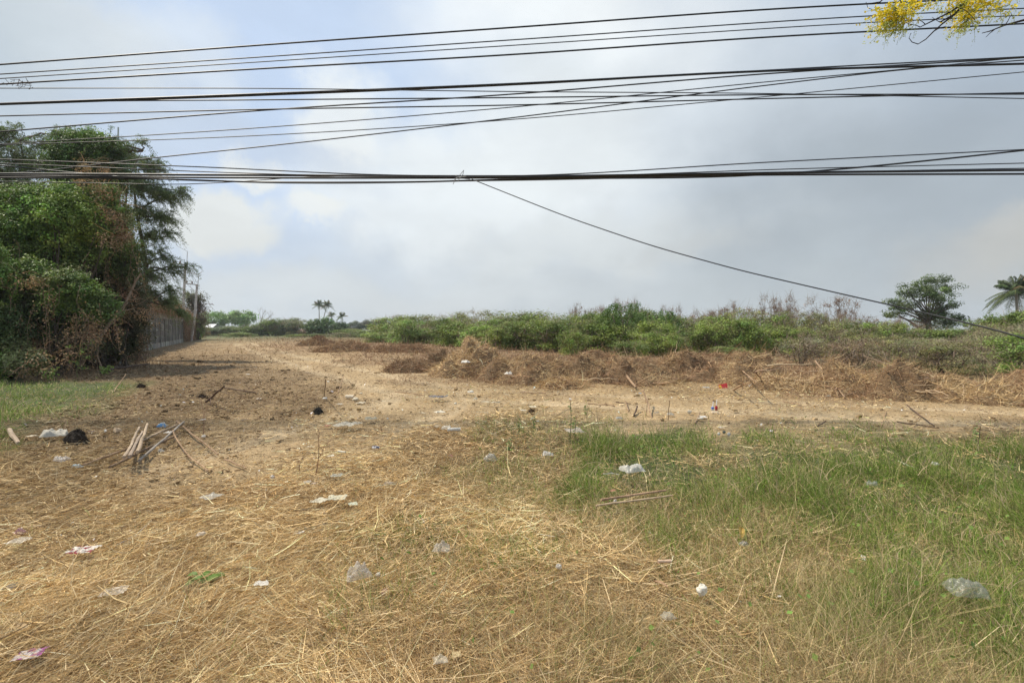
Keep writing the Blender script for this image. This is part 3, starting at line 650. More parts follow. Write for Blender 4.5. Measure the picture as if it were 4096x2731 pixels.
def far_left():
    rg = np.random.default_rng(31)
    # hedge line far away
    for i, (u, top, wpx, k) in enumerate([(196, 327, 22, 'bright'), (208, 329, 20, 'green'), (221, 329, 22, 'dark'), (234, 328, 22, 'green'), (248, 327, 24, 'green'), (259, 327, 22, 'dark'), (270, 322, 24, 'green'), (276, 325, 18, 'bright'), (286, 325, 22, 'dark'),
                                          (292, 321, 24, 'olive'), (303, 331, 20, 'olive'), (311, 326, 16, 'green'), (240, 333, 26, 'bright'), (300, 334, 26, 'bright'), (316, 334, 20, 'green'), (352, 330, 30, 'bright'), (366, 331, 28, 'green'), (380, 329, 26, 'green'), (341, 333, 30, 'olive')]):
        d = 120.0 if top < 333 else 105.0; d -= max(0, u - 330) * .6; x = (u - CU) / FPX * d
        where = 'left of the two pale green trees' if u < 212 else 'below the two pale green trees' if u < 262 else 'between the pale trees and red roof' if u < 296 else 'by the red roof' if u < 312 else 'under the palms' if u < 345 else 'right of the palms'
        bush(k, int(rg.integers(3)), x, d, wpx * 1.25 / FPX * d, EYE + (HZ - top) / FPX * d, f'distant {DESC[k]} in the hedge {where}', 'distant hedge bushes')
    def tree(u, top, bot, wpx, d, k, lab, name='tree', trunk=True, seed=0, trunkc=(.25, .2, .16)):
        rng = np.random.default_rng(400 + int(u)); x = (u - CU) / FPX * d; zt = EYE + (HZ - top) / FPX * d; zb = EYE + (HZ - bot) / FPX * d; w = wpx / FPX * d
        t = thing(name, lab, 'tree', (x, d, 0)); s = Buf(); tips = []
        grow(s, V3(x, d, -.1), V3(0, 0, 1), max(.8, zb * .9), w * .04, 3, tips, rng, .6, .2, trunkc, (2, 3), .75)
        s.build('trunk', M_BARK, t, (x, d, 0))
        T = np.array([q[0] for q in tips]); T[:, 0] = x + (T[:, 0] - x) * (w * .42) / max(.1, np.percentile(np.abs(T[:, 0] - x), 95))
        hi = T[:, 2]; T[:, 2] = zb + (hi - hi.min()) / (hi.max() - hi.min()) * (zt - zb) * .9
        b = Buf(); C = np.vstack([ellips(46, w * .45, w * .45, (zt - zb) * .42, rng, .55, -.8) + V3(x, d, (zt + zb) / 2), T[rng.choice(len(T), 12)]])
        colr = dict(light=(.22, .34, .09), green=(.11, .175, .05), dark=(.075, .12, .045), mid=(.15, .21, .07), lime=(.30, .42, .09), grey=(.14, .16, .11))[k]
        clump_cloud(b, C, rng.uniform(.10, .19, len(C)) * w, 85, w * .045 + .1, colr, rng, .6, cj=.2, squash=.7)
        b.build('crown', M_LEAF, t, (x, d, 0))
    tree(215, 311, 327, 27, 190, 'light', 'pale green round tree far off, left of the pair above the hedge')
    tree(242, 310.5, 326, 30, 190, 'light', 'pale green spreading tree far off, right of the pair above the hedge')
    tree(201, 315, 327, 13, 185, 'light', 'small pale green tree far off beside the end of the wall')
    tree(270, 320, 331, 18, 170, 'green', 'round dark green tree behind the yellow-green bush')
    tree(276, 323, 332, 12, 160, 'lime', 'yellow-green young tree in the distant hedge')
    tree(291, 318, 332, 24, 165, 'mid', 'open-crowned tree left of the red roof')
    tree(322, 317, 337, 32, 120, 'green', 'dense leafy tree below the two tall palms')
    tree(340, 321, 336, 20, 118, 'dark', 'dark leafy tree under the lower right palm')
    tree(356, 320, 331, 18, 200, 'grey', 'hazy dark tree right of the palms')
    tree(371, 319.5, 331, 20, 205, 'grey', 'hazy dark tree left of the thicket end')
    tree(382, 318, 330, 9, 190, 'mid', 'thin small tree standing at the left end of the thicket')
    # leafless tree
    x, d = (260.5 - CU) / FPX * 170, 170.0; t = thing('bare_tree', 'pale leafless tree between the two light green trees and the hedge', 'tree', (x, d, 0)); s = Buf(); rng = np.random.default_rng(9)
    grow(s, V3(x, d, 0), V3(0, 0, 1), 3.0, .22, 4, [], rng, .42, .3, (.36, .32, .29), (2, 3), .72); s.build('trunk', M_BARK, t, (x, d, 0))
far_left()
def palm(u, vc, wpx, d, lab, seed, lean=0.0, nf=26, ground_v=None):
    rng = np.random.default_rng(seed); x = (u - CU) / FPX * d; zc = EYE + (HZ - vc) / FPX * d; R = wpx / FPX * d / 2 * (1.12 if d > 100 else .98)
    bx = x - lean; t = thing('palm_tree', lab, 'palm tree', (bx, d, 0), 'coconut palms above the trees'); s = Buf()
    tt = np.linspace(0, 1, 9)[:, None]; path = V3(bx, d, -.1) + (V3(x, d, zc) - V3(bx, d, -.1)) * tt + V3(lean, 0, 0) * (-.25 * np.sin(tt * math.pi))
    tube(s, path, np.linspace(R * .075, R * .045, 9), (.30, .26, .21), 7, .05, rng); s.build('trunk', M_BARK, t, (bx, d, 0))
    b = Buf(); rb = Buf()
    for k in range(nf):
        a = k * 2.399 + rng.uniform(-.2, .2); e = rng.uniform(-.3, 1.4) if k > 5 else rng.uniform(.9, 1.4); L_ = R * rng.uniform(.95, 1.15)
        m = 22; f = np.linspace(0, 1, m); dirh = V3(math.cos(a), math.sin(a), 0); sd = V3(-math.sin(a), math.cos(a), 0)
        droop = .26 + .28 * (1 - e / 1.4)
        P = V3(x, d, zc) + dirh * (L_ * f * math.cos(e))[:, None] + np.stack([f * 0, f * 0, L_ * (f * math.sin(e) - droop * f ** 2.2)], 1)
        tube(rb, P[::3], np.linspace(R * .02, R * .006, len(P[::3])), (.22, .24, .09), 4)
        cc = jit((.095, .14, .05) if rng.uniform() > .12 else (.3, .22, .12), 1, .15, .05, rng)[0]
        for sgn in (-1, 1):
            Pm = np.repeat(P[2:], 2, 0); n = len(Pm); ff = np.repeat(f[2:], 2)
            ll = R * .25 * np.sin(np.clip(ff, .08, .97) * math.pi) ** .5 * rng.uniform(.85, 1.15, n)
            dr = norm(sd * sgn + dirh * .55 + np.stack([ff * 0, ff * 0, -.35 - .45 * rng.uniform(size=n)], 1))
            w = R * (.017 if d > 100 else .014); up = norm(np.cross(dr, V3(0, 0, 1)[None] + rng.normal(size=(n, 3)) * .3))
            tip = Pm + dr * ll[:, None]; tip[:, 2] -= ll * .18
            V = np.stack([Pm - up * w, Pm + up * w, tip + up * w * .25, tip - up * w * .25], 1)
            b.add(V.reshape(-1, 3), np.arange(n * 4).reshape(n, 4), np.repeat(cc[None] * np.exp(rng.normal(size=(n, 1)) * .12), 4, 0))
    b.build('fronds', M_LEAF, t, (bx, d, 0)); rb.build('frond_ribs', M_BARK, t, (bx, d, 0))
palm(319.4, 305, 13.5, 190, 'tallest of the distant palms, leftmost above the leafy tree', 1)
palm(327.4, 304.8, 12.5, 195, 'distant tall palm touching the right side of the tallest palm', 2, 2.0)
palm(331.5, 315, 9.5, 180, 'lowest small palm between the two tall palms and the right one', 3)
palm(342, 316, 11, 165, 'distant palm standing apart on the right of the group', 4)
palm(1015, 291, 45, 53, 'large coconut palm at the right edge beside the lone leafy tree', 5, -.3, 46)
def lone_tree():
    d = 48.0; rng = np.random.default_rng(77); F = d / FPX
    def W(u, v, dy=0): return V3((u - CU) * F, d + dy, EYE + (HZ - v) * F)
    b0 = W(932, 345); b0[2] = 0
    t = thing('leafy_tree', 'lone tall leafy tree with a windswept crown above the thicket', 'tree', b0)
    s = Buf(); tube(s, [b0, W(931, 338), W(929, 330), W(927, 320), W(928, 310)], [.34, .27, .22, .2, .15], (.13, .10, .08), 8, .06, rng)
    tube(s, [W(930, 336), W(920, 328), W(908, 320), W(896, 314)], [.16, .12, .09, .05], (.15, .12, .09), 6, .05, rng)
    C = []; Rr = []
    for u, v, ru, rv, k in [(925, 297, 22, 17, 34), (938, 288, 14, 10, 14), (912, 289, 12, 8, 12), (945, 310, 12, 12, 18), (899, 307, 15, 7, 13), (952, 321, 10, 5, 7), (888, 313, 9, 3.5, 5), (894, 299, 9, 5, 5), (925, 315, 20, 9, 15), (940, 280, 8, 4, 4), (924, 279, 7, 4, 4), (955, 317, 7, 4, 4), (930, 328, 12, 5, 6)]:
        for j in range(k):
            dd = norm(rng.normal(size=3)) * rng.uniform(.3, 1); C.append(W(u + dd[0] * ru, v + dd[2] * rv, dd[1] * ru * F)); Rr.append(rng.uniform(.38, .75))
    C = np.array(C)
    for j in range(0, len(C), 3):
        tube(s, wiggle(W(928, 312 + rng.uniform(0, 12)), C[j], 5, .08, rng), np.linspace(.07, .015, 5), (.15, .12, .09), 4)
    s.build('trunk', M_BARK, t, b0)
    b = Buf(); clump_cloud(b, C, np.array(Rr), 105, .17, (.12, .165, .055), rng, .5, cj=.2, squash=.55); b.build('crown', M_LEAF, t, b0)
lone_tree()
def far_trees():
    rng = np.random.default_rng(3); b = Buf(); C = []
    for k in range(520):
        a = rng.uniform(-1.05, 1.05); r = rng.uniform(330, 420); C.append(V3(r * math.sin(a), r * math.cos(a), rng.uniform(0, 1) * (4.0 + 3.5 * vnoise(a * 18, 0, 5))))
    clump_cloud(b, np.array(C), rng.uniform(2.0, 4.5, len(C)), 55, 1.3, (.12, .155, .085), rng, .6, cj=.15, squash=.6)
    tag(b.build('distant_treeline', M_LEAF), 'hazy far-off line of trees along the horizon', 'trees', None, 'stuff')
far_trees()

# ------------------------------------------------------------------ far buildings
def shed(name, lab, u0, u1, vt, vb, d, roofc, wallc):
    F = d / FPX; x0, x1 = (u0 - CU) * F, (u1 - CU) * F; zt, zb = EYE + (HZ - vt) * F, EYE + (HZ - vb) * F
    t = thing(name, lab, 'building', (x0, d, 0)); w = Buf(); box(w, x0 + .3, x1 - .3, d + .4, d + 6, 0, zb, wallc); w.build('wall', M_CONC, t, (x0, d, 0))
    r = Buf(); r.add([[x0, d, zb], [x1, d, zb], [x1 - .5, d + 3.2, zt], [x0 + .5, d + 3.2, zt], [x0, d + 6.4, zb], [x1, d + 6.4, zb]], [[0, 1, 2, 3], [3, 2, 5, 4], [0, 3, 4, 0], [1, 5, 2, 1]][:2], roofc); r.build('roof', M_PAINT, t, (x0, d, 0))
shed('house', 'low house with a red-brown roof between the distant hedge trees', 294, 306, 328.6, 332, 150, (.30, .13, .09), (.4, .36, .3))
shed('shed', 'pale roofed shed at the far end of the wall behind the hedge', 203, 213, 323.5, 327, 175, (.62, .62, .60), (.5, .5, .48))
shed('hut', 'low grey roofed hut hidden in scrub right of the palms', 359, 368, 329.5, 331.5, 110, (.45, .46, .48), (.3, .28, .25))

# ------------------------------------------------------------------ boundary wall on the left
A0 = np.array([-18.15, 19.9]); A1 = np.array([-43.2, 64.2]); WD = (A1 - A0) / np.linalg.norm(A1 - A0); WNn = np.array([WD[1], -WD[0]])
def wallpt(s, off=0.0, z=0.0):
    p = A0 + WD * s + WNn * off; return V3(p[0], p[1], z)
def boundary_wall():
    t = thing('boundary_wall', 'long grey weathered concrete panel wall with a brick strip on top', 'wall', wallpt(0)); o0 = wallpt(0)
    Lw = 66.0; s0 = -1.2; zt = 3.35
    M = (np.array([[WD[0], WNn[0], 0], [WD[1], WNn[1], 0], [0, 0, 1]]), V3(A0[0], A0[1], 0))
    rng = np.random.default_rng(12); p = Buf(); base = Buf(); br = Buf(); cp = Buf()
    s = s0
    while s < Lw:
        e = min(s + 1.0, Lw)
        for z0, z1 in ((.45, .98), (1.0, 1.53), (1.55, 2.08), (2.10, 2.58)):
            box(p, s + .01, e - .01, -.05, .0 + rng.uniform(-.006, .006), z0, z1, jit((.12, .112, .095), 1, .25, .03, rng)[0], M)
        box(base, s + .01, e - .015, -.07, .03, -.05, .43, jit((.25, .24, .20), 1, .18, .03, rng)[0], M)
        s += 1.0
    p.build('wall_panel', M_CONC, t, o0); base.build('plinth', M_CONC, t, o0)
    s = s0; r = 0
    zz = 2.62
    while zz < zt - .05:
        s = s0 + (r % 2) * .11
        while s < Lw:
            box(br, s + .006, s + .21, -.06, .035 + rng.uniform(-.006, .006), zz + .005, zz + .085, jit((.22, .195, .16), 1, .15, .04, rng)[0], M); s += .22
        zz += .092; r += 1
    br.build('brick_strip', M_CONC, t, o0)
    mo = Buf(); box(mo, s0, Lw, -.055, .025, 2.585, zt - .045, (.2, .185, .16), M); mo.build('mortar', M_CONC, t, o0)
    box(cp, s0, Lw, -.13, .11, zt - .04, zt + .03, (.46, .43, .37), M); cp.build('coping', M_CONC, t, o0)
    s = s0 + .4; k = 0
    while s < Lw:
        q = Buf(); box(q, s, s + .16, -.1, .055, -.05, 2.60, jit((.15, .142, .12), 1, .1, .03, rng)[0], M); q.build('post', M_CONC, t, wallpt(0)); s += 3.0; k += 1
boundary_wall()
def dry_creeper(lab, s0, s1, zt, seed, dens=1.0, colr=(.30, .165, .09), over=.9, zlow=None):
    rng = np.random.default_rng(seed); b = Buf(); n = int((s1 - s0) * 900 * dens)
    s = rng.uniform(s0, s1, n); top = zt + over * vnoise(s * .8, s * 0, seed) ; off = rng.uniform(-.5, .45, n)
    lo = (zt - .5 - 2.6 * (vnoise(s * 1.3, s * 0, seed + 3) ** 1.5)) if zlow is None else np.full(n, zlow)
    z = np.where(rng.uniform(size=n) < .55, zt + (top - zt) * rng.uniform(size=n), lo + (top - lo) * rng.uniform(size=n))
    off = np.where(z < zt, rng.uniform(.05, .4, n), off)
    P = np.stack([A0[0] + WD[0] * s + WNn[0] * off, A0[1] + WD[1] * s + WNn[1] * off, z], 1)
    leaves(b, P, .12 * rng.uniform(.6, 1.3, n), jit(colr, n, .25, .07, rng), .5, .3, None, rng)
    m = n // 4; k = rng.choice(n, m); blades(b, P[k], rng.uniform(0, 6.3, m), rng.uniform(-1.4, .4, m), rng.uniform(.2, .8, m), np.full(m, .02), np.full(m, .4), jit((.33, .20, .12), m, .2, .05, rng), 2, .2, rng=rng)
    tag(b.build('dry_creeper', M_DEAD, None, wallpt(s0)), lab, 'creeper')
dry_creeper('rust-brown dead creeper heaped along the wall top below the power poles', 17, 42, 3.4, 5, .8, (.30, .19, .11), 1.1, 3.1)
dry_creeper('brown dead creeper draped down over the far end of the wall', 46, 66, 3.3, 6, 1.4, (.25, .17, .10), 1.2, 0.1)
dry_creeper('sparse dead vines hanging over the near wall under the green creeper', 3, 16, 3.3, 8, .9, (.20, .14, .08), .6)

# ------------------------------------------------------------------ left overgrowth
def world_px(u, v, d): return at_y(u, v, d)
def overgrowth(name, lab, blobs, d, seed, leafc, size=.085, per=None, dead=None, base_u=None, cat='creeper', dens=1.0, strands=0):
    """blobs: (u, v, ru, rv) ellipses at depth d (with their own depth offset)"""
    rng = np.random.default_rng(seed); F = d / FPX; u0 = base_u if base_u is not None else blobs[0][0]
    o0 = V3((u0 - CU) * F, d, 0); t = thing(name, lab, cat, o0)
    b = Buf(); st = Buf(); dv = Buf()
    for bl in blobs:
        u, v, ru, rv = bl[:4]; dy = bl[4] if len(bl) > 4 else 0; c0 = world_px(u, v, d + dy); F2 = (d + dy) / FPX
        A = ru * rv * math.pi; k = max(5, int(A / 26 * dens))
        C = ellips(k, ru * F2, min(ru, rv) * F2 * .8, rv * F2, rng, .55) + c0
        C = C[C[:, 2] > .05]
        colr = bl[5] if len(bl) > 5 else leafc
        clump_cloud(b, C, rng.uniform(.18, .46, len(C)) * (d / 19), 110, size, colr, rng, .6, cj=.28, squash=.75, hue=.08)
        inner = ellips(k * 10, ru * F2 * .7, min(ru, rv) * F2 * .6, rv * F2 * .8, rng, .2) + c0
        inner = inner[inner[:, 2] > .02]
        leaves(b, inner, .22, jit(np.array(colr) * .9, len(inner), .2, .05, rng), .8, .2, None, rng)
        m_ = int(A / 70) + 3; sel = C[rng.integers(0, len(C), m_)]
        for p in sel:
            o_ = norm(p - c0 + V3(0, 0, .3)); o_ = norm(o_ + rng.normal(size=3) * .35); L_ = rng.uniform(.35, .95) * d / 19; f = np.linspace(0, 1, 26)[:, None]
            Q = p + o_ * L_ * f + V3(0, 0, -L_ * .5) * f ** 2; leaves(b, Q + rng.normal(size=(26, 3)) * .05, size * rng.uniform(.6, 1.2, 26), jit(np.array(colr) * 1.15, 26, .15, .06, rng), .5, .5, None, rng)
            tube(st, Q[::6], np.linspace(.012, .004, len(Q[::6])), (.14, .12, .06), 3)
        for j in range(max(2, k // 30)):
            tube(st, wiggle(V3(o0[0] + rng.normal() * .4, d + rng.normal() * .3, 0), C[rng.integers(len(C))], 6, .12, rng), np.linspace(.05, .012, 6), (.09, .07, .05), 5)
    for bl in dead or []:
        u, v, ru, rv = bl[:4]; c0 = world_px(u, v, d - 1.0 if len(bl) < 5 else d + bl[4]); k = max(3, int(ru * rv * math.pi / 110))
        C = ellips(k, ru * F, .9, rv * F, rng, .1) + c0; C = C[C[:, 2] > .1]
        clump_cloud(dv, C, rng.uniform(.2, .45, len(C)), 90, .075, (.37, .235, .125), rng, .45, cj=.25, squash=.9)
        m = len(C) * 6; P = C[rng.integers(0, len(C), m)] + rng.normal(size=(m, 3)) * .3
        blades(dv, P, rng.uniform(0, 6.3, m), rng.uniform(-1.5, 1.2, m), rng.uniform(.2, .9, m), np.full(m, .018), np.full(m, .4), jit((.36, .23, .13), m, .2, .05, rng), 3, .2, rng=rng)
    if strands:
        for k in range(strands):
            bl = blobs[rng.integers(len(blobs))]; p = world_px(bl[0] + rng.uniform(-1, 1) * bl[2], bl[1] + bl[3] * .6, d - 1.2); q = p.copy(); q[2] = max(.05, q[2] - rng.uniform(.8, 2.6)); q[0] += rng.normal() * .3
            tube(dv, wiggle(p, q, 6, .06, rng), .010, (.20, .14, .09), 4)
            m = 60; tt = rng.uniform(size=(m, 1)); leaves(dv, p + (q - p) * tt + rng.normal(size=(m, 3)) * .07, .07, jit((.25, .17, .09), m, .3, .08, rng), .5, .2, None, rng)
    b.build('foliage', M_LEAF, t, o0); st.build('stems', M_BARK, t, o0)
    if dead or strands: dv.build('dead_vines', M_DEAD, t, o0)
    return t
GRN = (.17, .25, .055); DGRN = (.09, .14, .04); OLV = (.22, .24, .09); YG = (.25, .34, .07)  # DGRN puts the shading of the lower overgrowth into its leaf colour
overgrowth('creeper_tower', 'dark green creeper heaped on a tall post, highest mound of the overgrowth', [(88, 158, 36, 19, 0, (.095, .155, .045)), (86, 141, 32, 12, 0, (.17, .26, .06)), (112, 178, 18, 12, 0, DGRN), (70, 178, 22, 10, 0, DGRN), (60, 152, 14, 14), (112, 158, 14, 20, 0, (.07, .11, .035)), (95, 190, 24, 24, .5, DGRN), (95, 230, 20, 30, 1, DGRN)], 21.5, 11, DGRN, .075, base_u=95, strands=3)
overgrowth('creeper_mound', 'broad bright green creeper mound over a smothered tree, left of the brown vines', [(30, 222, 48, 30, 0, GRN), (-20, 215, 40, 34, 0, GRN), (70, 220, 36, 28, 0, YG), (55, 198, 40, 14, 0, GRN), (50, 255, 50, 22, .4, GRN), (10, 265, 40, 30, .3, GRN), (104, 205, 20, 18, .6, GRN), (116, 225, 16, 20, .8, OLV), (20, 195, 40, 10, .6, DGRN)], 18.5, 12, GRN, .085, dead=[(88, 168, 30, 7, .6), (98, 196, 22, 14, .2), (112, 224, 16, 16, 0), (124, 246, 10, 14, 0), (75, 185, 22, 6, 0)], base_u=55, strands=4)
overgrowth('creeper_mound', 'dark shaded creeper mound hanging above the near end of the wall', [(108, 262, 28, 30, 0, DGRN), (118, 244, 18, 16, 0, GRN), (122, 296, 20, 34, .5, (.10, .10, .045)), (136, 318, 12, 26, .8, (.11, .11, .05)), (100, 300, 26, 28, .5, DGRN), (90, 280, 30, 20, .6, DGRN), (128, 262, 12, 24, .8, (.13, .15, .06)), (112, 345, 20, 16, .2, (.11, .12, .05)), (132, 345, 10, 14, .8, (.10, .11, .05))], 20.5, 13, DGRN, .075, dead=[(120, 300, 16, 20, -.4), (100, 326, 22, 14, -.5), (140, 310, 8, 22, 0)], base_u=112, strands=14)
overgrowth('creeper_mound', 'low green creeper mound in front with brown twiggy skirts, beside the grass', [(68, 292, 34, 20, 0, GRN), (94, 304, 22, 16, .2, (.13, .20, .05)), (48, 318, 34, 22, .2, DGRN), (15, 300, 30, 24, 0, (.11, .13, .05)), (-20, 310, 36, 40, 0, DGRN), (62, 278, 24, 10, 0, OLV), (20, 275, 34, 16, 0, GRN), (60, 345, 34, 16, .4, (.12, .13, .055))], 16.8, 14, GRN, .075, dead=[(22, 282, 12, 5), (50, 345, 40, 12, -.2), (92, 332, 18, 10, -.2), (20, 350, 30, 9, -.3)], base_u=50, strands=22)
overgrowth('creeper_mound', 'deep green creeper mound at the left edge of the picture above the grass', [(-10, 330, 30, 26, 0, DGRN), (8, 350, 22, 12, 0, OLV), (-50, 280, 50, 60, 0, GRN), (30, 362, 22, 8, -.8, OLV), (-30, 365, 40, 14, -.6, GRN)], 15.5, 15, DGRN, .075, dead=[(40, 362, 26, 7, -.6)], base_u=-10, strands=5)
def feathery(name, lab, base, trunk_px, sprays, d, seed, leafc=(.17, .225, .085)):
    rng = np.random.default_rng(seed); F = d / FPX; o0 = V3((base - CU) * F, d, 0); t = thing(name, lab, 'tree', o0); s = Buf(); b = Buf()
    tp = [o0] + [world_px(u, v, d) for u, v in trunk_px]; tube(s, tp, np.linspace(.17, .02, len(tp)) * (1 if d > 23 else .5), (.14, .105, .085), 7, .05, rng)
    for (u, v, ru, rv, n, dirx) in sprays:
        c0 = world_px(u, v, d); st = tp[min(len(tp) - 1, 1 + int(rng.integers(len(tp) - 1)))]
        j = int(np.argmin([np.linalg.norm(p - c0) for p in tp])); tube(s, wiggle(tp[j], c0, 6, .08, rng), np.linspace(.06, .02, 6), (.15, .115, .09), 5)
        for k in range(int(n * 2.1)):
            p = c0 + norm(rng.normal(size=3)) * rng.uniform(.0, 1) ** .6 * V3(ru * F, ru * F * .8, rv * F)
            dr = norm(V3(dirx + rng.normal() * .5, rng.normal() * .5, rng.normal() * .55 + .25)); L_ = rng.uniform(.35, .95); m = 34
            f = np.linspace(0, 1, m)[:, None]; Q = p + dr * L_ * f + V3(0, 0, -1) * (L_ * .75 * f ** 2)
            if k % 3 == 0: tube(s, [c0, (c0 + p) / 2 + rng.normal(size=3) * .1, p], [.018, .014, .009], (.15, .115, .09), 4)
            tube(s, Q[::11], np.linspace(.009, .003, 4), (.16, .13, .08), 3)
            Q = np.repeat(Q, 2, 0) + rng.normal(size=(m * 2, 3)) * .045
            leaves(b, Q, .085 * rng.uniform(.6, 1.3, m * 2), jit(leafc, 1, .18, .06, rng) * np.exp(rng.normal(size=(m * 2, 1)) * .12), .28, .2, None, rng)
    s.build('trunk', M_BARK, t, o0); b.build('crown', M_LEAF, t, o0)
feathery('feathery_tree', 'feathery tree with fine drooping sprays behind the creepers at the left edge', 30, [(32, 330), (34, 260), (30, 220), (27, 190), (24, 160), (20, 140)],
         [(5, 135, 16, 14, 46, -.2), (25, 160, 22, 14, 62, .2), (60, 133, 10, 8, 16, .5), (48, 165, 16, 14, 40, .3), (5, 175, 22, 14, 60, 0), (45, 145, 14, 10, 26, .2), (-10, 150, 25, 25, 40, 0), (30, 188, 26, 8, 40, 0), (70, 180, 14, 14, 30, .2)], 23.5, 41)
feathery('feathery_tree', 'feathery tree with sprays reaching right over the wall, beside the power poles', 138, [(140, 340), (144, 300), (146, 270), (142, 240), (136, 210), (134, 185), (136, 165)],
         [(128, 160, 12, 9, 26, .2), (148, 166, 14, 9, 40, .5), (136, 185, 18, 12, 56, .3), (152, 192, 14, 10, 40, .7), (165, 196, 14, 6, 30, 1), (178, 190, 7, 5, 12, 1), (140, 212, 18, 12, 56, .3), (160, 218, 14, 8, 32, .6), (150, 235, 16, 8, 30, .6), (168, 232, 9, 5, 9, .8),
          (145, 255, 12, 10, 26, .5), (165, 256, 10, 6, 12, .8), (150, 275, 14, 9, 30, .7), (170, 268, 10, 6, 16, .9), (186, 266, 7, 3, 7, 1), (150, 292, 12, 7, 20, .8), (168, 290, 10, 5, 14, .8), (165, 303, 14, 6, 22, .7), (180, 313, 7, 5, 14, .6), (134, 285, 10, 14, 24, .2)], 25.5, 42)
feathery('feathery_tree', 'slender leafy shoot standing up between the green tower and the reaching tree', 120, [(122, 300), (124, 220), (128, 180), (142, 150)], [(122, 150, 9, 8, 22, .2), (143, 142, 4, 4, 5, -.1), (118, 172, 10, 10, 24, .2), (112, 140, 6, 6, 9, .4)], 22.5, 43)
def antenna():
    d = 22.4; p = world_px(114, 168, d); o0 = V3(p[0], d, 0); t = thing('utility_post', 'grey concrete post with a thin steel rod poking out of the green tower', 'post', o0)
    s = Buf(); box(s, p[0] - .22, p[0] + .12, d - .12, d + .2, 0, p[2] + .1, (.22, .22, .19)); s.build('post', M_CONC, t, o0)
    s = Buf(); tube(s, [world_px(117.6, 168, d), world_px(118.3, 127, d)], [.035, .03], (.42, .45, .42), 6); s.build('rod', M_PAINT, t, o0)
antenna()
def leaning_branch(lab, p, q, r, n=9, twigs=9, seed=1, c=(.24, .17, .11), name='dead_branch'):
    rng = np.random.default_rng(seed); s = Buf(); path = wiggle(p, q, n, r * .7, rng); tube(s, path, np.linspace(r, r * .45, n), c, 7, .08, rng)
    for k in range(twigs):
        i = rng.integers(1, n - 1); e = path[i] + norm(rng.normal(size=3) + norm(np.asarray(q) - p)) * rng.uniform(.2, 1.0) * np.linalg.norm(np.asarray(q) - p) * .18
        e[2] = max(e[2], .01); tube(s, wiggle(path[i], e, 4, r * .5, rng), np.linspace(r * .35, r * .1, 4), c, 4)
    return tag(s.build(name, M_BARK, None, p), lab, 'branch')
leaning_branch('long dead branch leaning up through the creepers against the wall', world_px(80, 366, 17.5), world_px(141, 273, 19.5), .07, 12, 16, 3)
leaning_branch('thin bare branch slanting down beside the long leaning branch', world_px(104, 372, 17), world_px(92, 338, 17.6), .03, 7, 5, 4)
leaning_branch('dead limb lying at the foot of the wall in the creeper shade', gnd(100, 374) + V3(0, 0, .08), gnd(150, 371) + V3(0, 0, .3), .05, 8, 14, 5, (.12, .09, .07))
for i, (u, v, h, lab) in enumerate([(78, 378, 34, 'light green sapling in front of the dark wall foot'), (48, 382, 12, 'small leafy weed in the grass left of the sapling'), (104, 376, 9, 'tiny green seedling right of the sapling')]):
    g = gnd(u, v); d = g[1]; rng = np.random.default_rng(60 + i); b = Buf(); s = Buf(); t = thing('sapling', lab, 'plant', g); H_ = h / FPX * d
    tube(s, wiggle(g, g + V3(.1, 0, H_), 6, .02, rng), np.linspace(.014, .006, 6), (.2, .2, .08), 5)
    for k in range(9):
        z = H_ * (.3 + .7 * k / 8); a = k * 2.4; m = 12; f = np.linspace(.2, 1, m)[:, None]; Q = g + V3(.1 * k / 8, 0, z) + V3(math.cos(a), math.sin(a), .15) * f * .3 * (H_ / 1.2 + .3)
        leaves(b, Q + rng.normal(size=(m, 3)) * .03, .085, jit((.24, .34, .07), m, .12, .05, rng), .5, .7, None, rng)
    s.build('stem', M_BARK, t, g); b.build('foliage', M_LEAF, t, g)

# ------------------------------------------------------------------ power poles and the creeper-topped frame
def power_pole(lab, px, d, u0, vb, u1, vt, urod, vrod, arm, seed, brace=None):
    F = d / FPX; o0 = V3((u0 - CU) * F, d, 0); t = thing('power_pole', lab, 'power pole', o0, 'power poles')
    top = world_px(u1, vt, d); s = Buf(); tube(s, [o0 + V3((u0 - u1) * F * .6, 0, 0), (o0 + top) / 2, top], [.19, .16, .12], (.46, .42, .38), 8); s.build('post', M_CONC, t, o0)
    s = Buf(); tube(s, [top - V3(0, 0, .8) + V3(.1, 0, 0), world_px(urod, vrod, d)], [.05, .04], (.62, .62, .62), 6); s.build('rod', M_PAINT, t, o0)
    for (a0, b0, a1, b1) in arm:
        p, q = world_px(a0, b0, d - .15), world_px(a1, b1, d - .15); s = Buf(); tube(s, [p, q], .07, (.33, .31, .29), 4); s.build('crossarm', M_CONC, t, o0)
        for f in (.25, .62):
            c = p + (q - p) * f; s = Buf(); tube(s, [c, c + V3(0, 0, .12), c + V3(0, 0, .16), c + V3(0, 0, .3), c + V3(0, 0, .34), c + V3(0, 0, .42)], [.05, .05, .11, .11, .07, .07], (.20, .14, .11), 8); s.build('insulator', M_PAINT, t, o0)
    for (a0, b0, a1, b1) in brace or []:
        s = Buf(); tube(s, [world_px(a0, b0, d - .2), world_px(a1, b1, d - .2)], .03, (.4, .38, .36), 4); s.build('brace', M_PAINT, t, o0)
power_pole('tall concrete power pole with a steel rod, left of the pair past the wall', 0, 62.0, 181.5, 322, 185.4, 264, 187.5, 251, [(171.5, 263, 185.6, 264.2)], 1, [(178, 268, 185, 276)])
power_pole('shorter concrete power pole on the right of the pair with a crossarm', 0, 66.0, 193.2, 322, 197, 284, 198.6, 274.5, [(183.2, 282.8, 197.6, 284.4)], 2, [(187.5, 284, 196, 292), (198.6, 274.5, 202.5, 270.5), (187, 271.3, 198.4, 274.6)])
